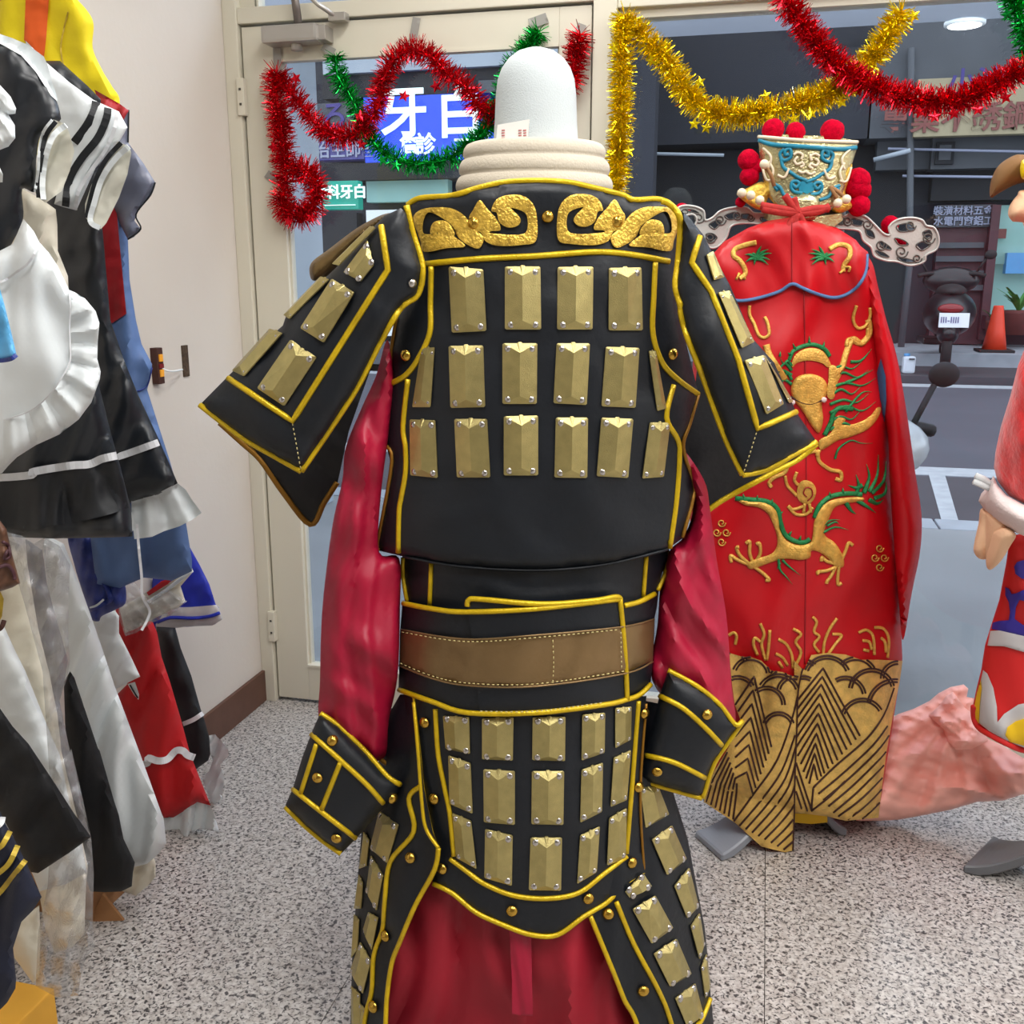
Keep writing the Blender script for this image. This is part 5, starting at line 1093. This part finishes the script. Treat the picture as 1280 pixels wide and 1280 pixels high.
def tape(px0, py0, px1, py1, wpx, lab, v=VD+.02):
    dx, dy = px1-px0, py1-py0; l = math.hypot(dx, dy); nx, ny = -dy/l*wpx/2, dx/l*wpx/2
    o, _ = sheet('tape_strip', [(px0+nx, py0+ny), (px1+nx, py1+ny), (px1-nx, py1-ny), (px0-nx, py0-ny)], vplane(v), 'tape', th=.001, step=4)
    tag(o, lab, 'tape')
tape(346, 56, 347, 90, 10, 'grey tape strip holding the red tinsel below the door closer')
tape(403, 58, 418, 66, 10, 'short grey tape strip above the green tinsel beside the door closer', VD+.01)
tape(521, 22, 516, 50, 10, 'grey tape strip holding the peak of the red tinsel on the door rail')
tape(662, 30, 684, 22, 13, 'slanted grey tape strip above the neck cap')
tape(728, 30, 722, 46, 11, 'grey tape strip at the right end of the red tinsel')
tape(333, 217, 343, 224, 10, 'small grey tape strip on the door stile beside the tinsel loop')

# ================================================================== THE CLOTHES RACK ON THE LEFT
rack = root('clothes_rack', (-1.24, 1.6, 0), 'two tier wall clothes rack carrying the hanging costumes at left', 'rack')
tube3('upper_rail', [[(-1.24, .7, 2.14), (-1.24, 1.95, 2.14)]], 'chrome', rack, w=.014)
tube3('lower_rail', [[(-1.3, .7, 1.12), (-1.3, 1.7, 1.12)]], 'chrome', rack, w=.014)
for y in (.75, 1.6):
    for z in (2.14, 1.12): tube3('bracket', [[(-1.24 if z > 1.5 else -1.3, y, z), (UL, y, z)]], 'chrome', rack, w=.01)
gz = Z(0, 0, 3.7647); g3 = Z(0, 300, 3.7647); g6 = Z(0, 600, 3.7647); g9 = Z(0, 900, 3.3676)
GF = lambda ang=96, wl=46, a=.006: folds([(ang, wl, a*.6), (ang-8, wl*2.3, a*1.2)], [], .008, 70, .012, 50)
def garment(name, label, cat, v, pieces, group=None, th=.012):
    """pieces: (part name, outline, material, extra)"""
    p0 = np.array(pieces[0][1]); c = at(float(p0[:, 0].mean()), float(p0[:, 1].max()), v)
    r_ = root(name, tuple(c), label, cat, group); fr = None; res = []
    for i, pc_ in enumerate(pieces):
        nm, ol, m_ = pc_[:3]; kw = dict(pc_[3]) if len(pc_) > 3 else {}
        on = kw.pop('on', None); line = kw.pop('line', None)
        if line:
            strip(nm, [ol], fr if on is None else res[on], m_, r_, line, .0018, lift=kw.get('lift', .003), step=4, curve=kw.get('curve', True)); res.append(fr); continue
        base = vplane(v) if on is None else res[on]
        kw.setdefault('th', th if on is None else .003)
        if on is None: kw.setdefault('puff', .03); kw.setdefault('pr', 20); kw.setdefault('fold', GF()); kw.setdefault('both', False)
        else: kw.setdefault('lift', .004)
        o, f = sheet(nm, ol, base, m_, r_, **kw); res.append(f)
        if fr is None: fr = f
    return r_
# farthest first ---------------------------------------------------
garment('yellow_shirt', 'bright yellow shirt with an orange strap, hanging highest beside the wall', 'shirt', 1.78, [
  ('shirt_body', [(0, -60), (20, -70), (70, -40), (88, -10), (108, 12), (117, 30), (116, 60), (128, 88), (140, 108), (150, 130), (138, 190), (60, 190), (0, 190)], 'yellow', dict(fold=GF(80, 40, .005), curve=True)),
  ('orange_strap', [(33, -60), (64, -60), (61, 0), (58, 45), (55, 72), (42, 66), (30, 50), (32, 0)], 'orange', dict(on=0)),
  ('sleeve_seam', [(85, 15), (80, 35), (76, 60), (80, 85)], 'gold_cloth', dict(line=1.5))])
garment('blue_dress', 'long dusty blue dress with a red front panel, last in the upper row', 'dress', 1.74, [
  ('dress_body', [(60, 150), (140, 175), (158, 250), (160, 300), (162, 350), (170, 400), (177, 430), (190, 455), (190, 465), (184, 487), (196, 525), (212, 575), (222, 610), (232, 650), (240, 700), (240, 714), (215, 726), (180, 722), (150, 735), (120, 730), (80, 400)], 'denim', dict(fold=GF(98, 50, .007))),
  ('red_panel', [(105, 250), (145, 255), (150, 310), (158, 392), (140, 404), (125, 395), (100, 330)], 'crimson', dict(on=0)),
  ('seam', [(172, 489), (184, 482), (190, 460)], 'navy', dict(line=1.6))])
garment('grey_blouse', 'shiny grey satin blouse sleeve with a scalloped edge and dark red collar', 'blouse', 1.71, [
  ('sleeve', [(100, 110), (158, 136), (162, 140), (160, 178), (180, 205), (194, 228), (190, 240), (172, 265), (168, 276), (176, 286), (168, 296), (160, 300), (140, 260), (110, 200)], 'grey_satin', dict(fold=GF(120, 34, .006), puff=.02)),
  ('collar', [(118, 112), (150, 130), (161, 138), (150, 158), (130, 150)], 'crimson', dict(on=0)),
  ('edging', [(161, 138), (160, 178)], 'black', dict(line=1.8)), ('edging', [(194, 228), (188, 244), (170, 268), (176, 286), (160, 299)], 'black', dict(line=1.8))])
garment('black_maid_dress', 'long black dress with one white ribbon band and a white ruffled hem', 'dress', 1.62, [
  ('dress_body', [(56, 76), (75, 76), (110, 108), (126, 124), (124, 200), (126, 262), (132, 330), (138, 400), (155, 450), (172, 492), (198, 548), (212, 580), (222, 604), (198, 618), (164, 627), (158, 640), (140, 660), (100, 600), (60, 300), (50, 150)], 'black_satin', dict(fold=GF(102, 60, .008))),
  ('white_ruffle', [(164, 626), (190, 620), (222, 604), (232, 612), (240, 625), (252, 641), (240, 650), (224, 658), (205, 664), (190, 671), (168, 674), (165, 650)], 'white', dict(on=0, th=.006, lift=-.004, fold=folds([], [(180, 560, 16, .006, 80)]), step=3)),
  ('ribbon', [(144, 572), (165, 565), (198, 553)], 'white_ribbon', dict(line=8.5)),
  ('hanging_string', [(171, 655), (174, 690), (177, 720), (178, 745), (187, 763), (184, 775), (177, 788)], 'white_ribbon', dict(line=3.2, lift=.01)),
  ('care_label', [(160, 642), (165, 640), (170, 662), (164, 664)], 'white', dict(on=0, lift=.008, step=3))])
garment('sailor_blouse', 'white sailor blouse sleeve with black stripes and turned back striped cuff', 'blouse', 1.54, [
  ('sleeve', gz([(120, 190), (225, 300), (330, 390), (440, 470), (560, 525), (600, 600), (560, 670), (450, 790), (400, 900), (360, 990), (300, 975), (255, 960), (270, 900), (300, 700), (240, 560), (150, 400)]), 'white', dict(fold=GF(125, 60, .004), puff=.02)),
  ('stripe', gz([(452, 480), (445, 520), (410, 590), (350, 670)]), 'black', dict(line=9)),
  ('stripe', gz([(508, 510), (500, 560), (460, 650), (380, 750), (325, 850), (308, 970)]), 'black', dict(line=8)),
  ('stripe_edge', gz([(550, 530), (540, 600), (500, 700), (430, 800), (370, 900), (355, 985)]), 'white_ribbon', dict(line=4, lift=.006)),
  ('cuff', gz([(555, 665), (610, 690), (618, 720), (600, 820), (560, 930), (500, 1050), (475, 1078), (430, 1060), (400, 1020), (400, 960), (430, 870), (480, 770)]), 'offwhite', dict(on=0, th=.006, lift=.012)),
  ('stripe', gz([(570, 672), (500, 750), (450, 850), (420, 960), (408, 1025)]), 'black', dict(line=5, lift=.02)),
  ('cuff_edge', gz([(605, 690), (540, 750), (480, 840), (445, 950), (425, 1040), (470, 1072)]), 'white', dict(line=6, lift=.022))])
garment('pale_slip', 'pale cream slip hanging between the black sleeve and the long black dress', 'dress', 1.49, [
  ('slip_body', gz([(90, 880), (200, 940), (262, 985), (270, 1060), (272, 1180), (320, 1300), (330, 1560), (200, 1700), (60, 1500), (60, 1100)]), 'cream', dict(fold=GF(94, 34, .005)))])
garment('black_ruffle_skirt', 'black gathered skirt with a white ribbon above its ruffle, top row foreground', 'skirt', 1.43, [
  ('skirt_body', g3([(-60, 200), (300, 300), (440, 500), (470, 700), (520, 900), (550, 1010), (565, 1060), (590, 1160), (618, 1270), (624, 1395), (520, 1400), (250, 1405), (100, 1400), (-60, 1390)]), 'black_satin', dict(fold=folds([(100, 60, .006)], [(20, 250, 12, .012, 350)], .01, 50))),  # black bottom edge drawn below the ruffle to stand in for shadow
  ('ruffle', g3([(0, 1140), (150, 1112), (330, 1085), (545, 1045), (580, 1130), (605, 1260), (520, 1290), (400, 1320), (250, 1345), (120, 1375), (-60, 1340), (-60, 1150)]), 'black', dict(on=0, lift=.01, fold=folds([], [(40, 400, 22, .009, 240)]), step=4)),
  ('ribbon', g3([(-60, 1125), (0, 1118), (60, 1115), (150, 1105), (160, 1090), (330, 1062), (420, 1055), (480, 1030), (548, 1015)]), 'white_ribbon', dict(line=9.5, lift=.014))])
garment('black_sleeve_blouse', 'black puff sleeve blouse with white collar band and black and white cuff', 'blouse', 1.38, [
  ('puff_sleeve', gz([(-80, 180), (0, 200), (60, 215), (140, 290), (220, 390), (268, 480), (286, 550), (280, 570), (240, 620), (190, 640), (170, 760), (165, 900), (105, 890), (110, 1020), (70, 1120), (0, 1220), (-80, 1200)]), 'black_satin', dict(fold=GF(115, 50, .006), curve=True)),
  ('collar_band', gz([(-80, 150), (0, 160), (60, 180), (130, 210), (205, 265), (222, 300), (250, 400), (275, 480), (240, 450), (170, 340), (100, 260), (0, 205), (-80, 200)]), 'white', dict(on=0, lift=.0)),
  ('cuff', gz([(250, 562), (300, 580), (325, 620), (350, 710), (330, 800), (290, 900), (215, 955), (180, 930), (163, 900), (170, 780), (190, 700), (195, 620)]), 'offwhite', dict(on=0, th=.006, lift=.014)),
  ('stripe', gz([(262, 572), (215, 640), (195, 740), (180, 850), (182, 930)]), 'black', dict(line=5, lift=.024)),
  ('cuff_edge', gz([(310, 590), (250, 640), (215, 740), (200, 860), (205, 940)]), 'white', dict(line=6, lift=.026)),
  ('cuff_edge', gz([(245, 565), (205, 620), (185, 700), (180, 800), (165, 900)]), 'white', dict(line=3, lift=.026))])
apr = [(-120, 60), (0, 50), (60, 20), (110, -100), (160, -40), (185, 10), (230, 60), (270, 120), (300, 180), (325, 235), (400, 280), (450, 340), (468, 390), (458, 480), (458, 560), (474, 620), (470, 650), (430, 760), (370, 840), (280, 910), (170, 960), (80, 1020), (40, 1060), (10, 1095), (-120, 1120)]
garment('white_apron', 'white satin apron with a gathered ruffle around its rounded edge', 'apron', 1.30, [
  ('apron_body', g3(apr), 'white', dict(fold=folds([(96, 70, .006)], [(40, 330, 9, .004, 200)], .014, 60))),
  ('ruffle', g3([(325, 235), (350, 245), (400, 275), (450, 335), (468, 390), (460, 480), (458, 560), (474, 620), (470, 655), (430, 765), (370, 845), (280, 915), (170, 965), (80, 1022), (40, 1062), (10, 1097), (-60, 1110), (-60, 860), (30, 840), (150, 800), (240, 720), (300, 630), (330, 560), (330, 480), (325, 400), (330, 320)]), 'white', dict(on=0, lift=.006, fold=folds([], [(10, 425, 20, .007, 110)]), step=3.5)),
  ('gathered_seam', g3([(325, 240), (332, 320), (328, 400), (330, 480), (330, 570), (295, 640), (240, 720), (150, 800), (30, 845)]), 'white_ribbon', dict(line=1.6, lift=.014)),
  ('waist_gather', g3([(-60, 200), (10, 195), (80, 150), (140, 100), (185, 20)]), 'white_ribbon', dict(line=2.4, lift=.008))])
garment('sky_blue_sleeve', 'light blue sleeve with a dark blue cuff edge, cut off by the left border', 'sleeve', 1.12, [
  ('sleeve', g3([(-90, 180), (0, 230), (20, 300), (50, 420), (78, 540), (60, 565), (0, 575), (-90, 570)]), 'sky_blue', dict(puff=.02, pr=10)), ('cuff_edge', g3([(76, 542), (50, 560), (0, 568), (-80, 570)]), 'navy', dict(line=5, lift=.006))])
garment('white_bow', 'small white fabric bow against the black puff sleeve at the left border', 'bow', 1.2, [
  ('loop', gz([(-80, 380), (0, 400), (50, 455), (76, 510), (72, 535), (40, 540), (70, 590), (72, 650), (40, 690), (0, 705), (-80, 700)]), 'white', dict(puff=.02, pr=8, fold=GF(60, 16, .004))),
  ('tail', gz([(-60, 760), (0, 790), (14, 820), (12, 858), (-60, 860)]), 'white', dict(on=0, lift=.0))])
# lower row --------------------------------------------------------
garment('cheer_skirt', 'royal blue skirt with white and blue striped hem against the beige wall', 'skirt', 2.20, [
  ('skirt_body', g6([(720, 450), (870, 300), (890, 310), (940, 400), (985, 490), (1015, 585), (1030, 600), (1045, 655), (1010, 680), (900, 690), (800, 695), (735, 705), (700, 640)]), 'royal', dict(fold=GF(115, 30, .004), puff=.015)),
  ('white_band', g6([(790, 600), (900, 598), (1018, 588), (1032, 605), (1048, 655), (1000, 685), (880, 690), (800, 700), (735, 708), (732, 680)]), 'tunic_white', dict(on=0)),
  ('blue_stripe', g6([(740, 670), (800, 648), (900, 650), (980, 643), (1035, 625)]), 'royal', dict(line=4.4, lift=.008))])
garment('black_ribbon_dress', 'slim black dress with white ribbon and white layered hem next to the baseboard', 'dress', 2.12, [
  ('dress_body', g6([(735, 690), (825, 695), (850, 790), (900, 920), (945, 1080), (960, 1120), (985, 1210), (990, 1290), (980, 1320), (910, 1370), (880, 1350), (830, 1150), (740, 900)]), 'black', dict(fold=GF(98, 40, .005))),
  ('ribbon', g6([(862, 1148), (910, 1128), (955, 1098)]), 'white_ribbon', dict(line=6, lift=.006)),
  ('white_hem', g9([(848, 240), (880, 215), (895, 170), (882, 130), (880, 65), (905, 60), (960, 120), (962, 150), (925, 190), (945, 240), (935, 330), (900, 355), (885, 340)]), 'white', dict(on=0, lift=-.01, th=.008, fold=folds([(110, 12, .004)]), step=3))])
garment('red_dress', 'bright red dress with a white ribbon stripe and white ruffled hem, lower row', 'dress', 1.98, [
  ('dress_body', g6([(540, 560), (600, 620), (720, 670), (740, 720), (760, 830), (800, 950), (850, 1120), (895, 1290)])+g9([(887, 360), (830, 345), (780, 380), (730, 410), (690, 412), (655, 350), (600, 210), (530, 0)])+g6([(550, 1010), (600, 960), (560, 800)]), 'red', dict(fold=folds([(100, 44, .012)]))),
  ('white_hem', g9([(680, 402), (730, 412), (790, 370), (830, 345), (887, 360), (905, 410), (925, 475), (890, 462), (840, 455), (800, 470), (780, 515), (740, 535), (700, 525), (690, 460)]), 'white', dict(on=0, lift=-.004, th=.008, fold=folds([(100, 20, .006)]), step=3)),
  ('ribbon', g9([(585, 190), (625, 195), (640, 140), (665, 170), (700, 175), (730, 130), (770, 125), (795, 145), (815, 160)][:0] or [(585, 192), (622, 180), (625, 160), (665, 172), (705, 165), (740, 130), (770, 130), (790, 148), (818, 158)]), 'white_ribbon', dict(line=9, lift=.008)),
  ('emblem', g6([(600, 960), (635, 950), (655, 1010), (652, 1035), (630, 1010)]), 'white', dict(on=0, step=3)), ('emblem_line', g6([(612, 965), (632, 1000), (648, 1025)]), 'black', dict(line=2, lift=.008))])
garment('wrapped_blouse', 'folded white blouse with a red stripe in crinkled clear wrap', 'blouse', 1.94, [
  ('folded_cloth', g6([(560, 600), (640, 560), (700, 520), (800, 480), (905, 415), (910, 430), (850, 500), (872, 570), (840, 600), (730, 650), (640, 700), (590, 720)]), 'cream', dict(fold=GF(-30, 18, .005), puff=.015)),
  ('red_stripe', g6([(690, 530), (760, 475), (815, 460), (790, 490), (700, 545)]), 'red', dict(on=0)), ('white_edge', g6([(690, 580), (780, 520), (905, 425)]), 'white', dict(line=5, lift=.006)),
  ('clear_wrap', g6([(550, 470), (620, 460), (700, 560), (800, 520), (880, 570), (800, 640), (720, 670), (640, 720), (590, 735), (560, 650)]), 'plastic_film', dict(on=0, lift=.02, fold=folds([(40, 16, .008)], [], .02, 14)))])
garment('white_sleeve', 'straight white sleeve hanging between the blue puff sleeve and red dress', 'sleeve', 1.86, [
  ('sleeve', g6([(400, 560), (500, 560), (560, 640), (560, 720), (620, 840), (660, 925), (600, 955), (545, 985), (500, 900)]), 'white', dict(fold=GF(118, 34, .004), puff=.015))])
garment('blue_puff_sleeve', 'glossy navy blue puff sleeve with a gathered cuff', 'sleeve', 1.78, [
  ('puff', g6([(320, 250), (420, 240), (520, 250), (550, 370), (570, 440), (592, 510), (590, 580), (545, 610), (480, 640), (465, 665), (430, 655), (410, 590), (380, 500), (350, 400)]), 'navy', dict(fold=folds([(104, 22, .006)], [], .03, 20), puff=.04, curve=True)),
  ('gathered_cuff', g6([(425, 610), (480, 585), (520, 560), (500, 500), (480, 450), (560, 470), (580, 500)]), 'navy', dict(line=7, lift=.008)), ('lace', g6([(425, 600), (455, 590), (488, 562)]), 'white', dict(line=2.6, lift=.014))])
garment('long_white_gown', 'long plain white gown in the middle of the lower row', 'gown', 1.68, [
  ('under_layer', g9([(400, 500), (640, 560), (655, 600), (655, 660), (620, 700), (570, 740), (500, 715), (400, 740)]), 'cream', dict(fold=GF(100, 22, .004), puff=.015)),
  ('gown_body', g6([(220, 260), (300, 300), (340, 400), (400, 560), (470, 760), (540, 970), (600, 1130), (660, 1290)])+g9([(690, 420), (700, 520), (660, 570), (620, 605), (560, 620), (500, 560), (400, 300), (330, 40)])+g6([(280, 900), (240, 600), (200, 300)]), 'white', dict(lift=.03, fold=folds([(104, 46, .012)])))])
garment('long_black_gown', 'long matt black gown with a curling hem in the lower row', 'gown', 1.56, [
  ('gown_body', g6([(300, 950), (330, 900), (350, 930), (400, 1080), (460, 1260)])+g9([(420, 130), (480, 340), (500, 400), (520, 500), (568, 600), (560, 640), (555, 700), (510, 722), (440, 725), (380, 722), (330, 560), (280, 200)]), 'deep_black', dict(fold=folds([(100, 44, .006)])))])
garment('grey_robe', 'dull grey robe seen through the clear plastic cover', 'robe', 1.50, [
  ('robe_body', g6([(120, 280), (200, 330), (220, 480), (250, 600), (290, 740), (320, 850), (300, 960), (280, 1040), (330, 1280)])+g9([(300, 120), (340, 350), (380, 490), (330, 470), (250, 250)])+g6([(200, 900), (150, 600), (130, 400)]), 'grey', dict(fold=GF(104, 30, .005)))])
garment('cream_coat', 'cream coat with a wide front edge inside clear plastic', 'coat', 1.42, [
  ('coat_body', g6([(30, 280), (110, 310), (130, 400), (150, 520), (180, 700), (230, 900), (270, 1100), (290, 1280)])+g9([(330, 430), (370, 620), (362, 700), (355, 900), (300, 960), (230, 982), (190, 880), (160, 700), (100, 400)])+g6([(20, 900), (0, 600), (-60, 400)]), 'cream', dict(fold=GF(104, 50, .005)))])
garment('white_long_robe', 'plain white long robe in front of the cream coat, with a straight hem', 'robe', 1.32, [
  ('robe_body', g6([(-60, 650), (20, 690), (70, 800), (120, 900), (180, 1050), (240, 1200), (280, 1290)])+g9([(300, 380), (345, 520), (365, 640), (280, 690), (165, 722), (140, 655), (0, 380), (-60, 200)]), 'white', dict(fold=GF(112, 60, .005)))])
cream2 = garment('cream_trousers', 'cream trouser leg hanging below the navy gold striped sleeve', 'trousers', 1.26, [
  ('leg', g9([(40, 900), (100, 830), (165, 780), (170, 900), (165, 1080), (140, 1110), (60, 1000)]), 'cream', dict(puff=.02))])
garment('black_coat', 'wide matt black coat flap ending in a sharp corner, lower foreground', 'coat', 1.20, [
  ('coat_body', g6([(-90, 1000), (0, 1075), (60, 1160)])+g9([(120, 100), (220, 250), (310, 390), (384, 492), (290, 560), (160, 645), (130, 640), (60, 500), (0, 390), (-80, 300)]), 'deep_black', dict(fold=GF(120, 70, .004), puff=.02))])
nv = garment('navy_uniform_sleeve', 'dark navy uniform sleeve with gold braid stripes at the lower left corner', 'sleeve', 1.06, [
  ('sleeve', g9([(-90, 370), (0, 385), (25, 440), (60, 500), (110, 600), (175, 745), (140, 800), (90, 850), (55, 960), (68, 1090), (65, 1130), (30, 1190), (0, 1220), (-90, 1240)]), 'dark_navy', dict(puff=.03)),
  ('gold_braid', g9([(-70, 580), (0, 535), (20, 510), (42, 470)]), 'gold_cloth', dict(line=7, lift=.005)), ('gold_braid', g9([(-70, 690), (0, 640), (40, 600), (74, 530)]), 'gold_cloth', dict(line=7, lift=.005)),
  ('gold_braid', g9([(-60, 780), (0, 725), (60, 650), (106, 592)]), 'gold_cloth', dict(line=7, lift=.005)), ('white_braid', g9([(-60, 480), (0, 440), (12, 410)]), 'white_ribbon', dict(line=7, lift=.005))])
garment('brown_print_sleeve', 'brown patterned glossy sleeve end at the left border over the cream coat', 'sleeve', 1.16, [
  ('sleeve', g6([(-90, 180), (0, 190), (30, 230), (60, 360), (95, 485), (60, 505), (0, 525), (-90, 540)]), 'brown_pattern', dict(puff=.02, pr=10)), ('pattern_line', g6([(10, 290), (40, 310), (45, 360), (20, 370), (35, 330)]), 'maroon', dict(line=4, lift=.005)), ('pattern_line', g6([(-20, 420), (30, 400), (60, 430), (70, 470)]), 'maroon', dict(line=5, lift=.005)),
  ('gold_lining', g6([(-90, 520), (0, 520), (18, 560), (10, 640), (0, 660), (-90, 700)]), 'gold_cloth', dict(on=0, lift=-.01)), ('dark_edge', g6([(-60, 720), (0, 700), (20, 660)]), 'hem_line', dict(line=6, lift=.0))])
# clear plastic garment covers
pb = g6([(30, 245), (100, 260), (160, 300), (210, 270), (280, 310), (330, 400), (325, 520), (320, 700), (328, 850), (320, 920), (280, 1040), (330, 1280)])+g9([(300, 120), (350, 340), (384, 500), (395, 640), (390, 850), (398, 960), (360, 1000), (340, 1080), (330, 1160), (240, 1168), (150, 1120), (160, 900), (200, 700), (220, 400)])+g6([(200, 900), (120, 600), (60, 400)])
o, _ = sheet('plastic_cover', pb, vplane(1.24), 'plastic_film', th=.002, puff=.02, pr=14, fold=folds([(104, 24, .010), (60, 60, .008)], [], .03, 22), step=5)
tag(o, 'crinkled clear plastic garment cover over the cream coat and grey robe', 'plastic cover')
# boxes under the rack
b0 = ground(30, 1262); ob = root('orange_box', (b0.x-.08, b0.y, 0), 'orange yellow carton standing on the floor in the lower left corner', 'box')
ptop = at(68, 1235, 1.34); zt_ = ptop.z
boxes('carton', [(ptop.x-.42, ptop.x, 1.06, 1.34, 0, max(.06, zt_))], 'box_orange', ob, bevel=.004); boxes('lid_flap', [(ptop.x-.42, ptop.x, 1.06, 1.19, max(.06, zt_), max(.06, zt_)+.004)], 'box_orange', ob)
kb = root('cardboard_box', tuple(ground(120, 1152)), 'open brown cardboard box under the black gown', 'box')
k0 = ground(118, 1152); k1 = ground(153, 1150)
boxes('carton', [(k0.x-.22, k0.x, k0.y, k0.y+.18, 0, .07)], 'kraft', kb, bevel=.003)
e_ = [ground(112, 1152), ground(154, 1151), at(128, 1118, k0.y+.02)]
link('flap', mesh('flap', e_+[q+Vector((0, .006, 0)) for q in e_], [(0, 1, 2), (5, 4, 3), (0, 3, 4, 1), (1, 4, 5, 2), (2, 5, 3, 0)]), 'kraft', kb)
for o in bpy.data.objects:
    if 'is_root' in o: del o['is_root']
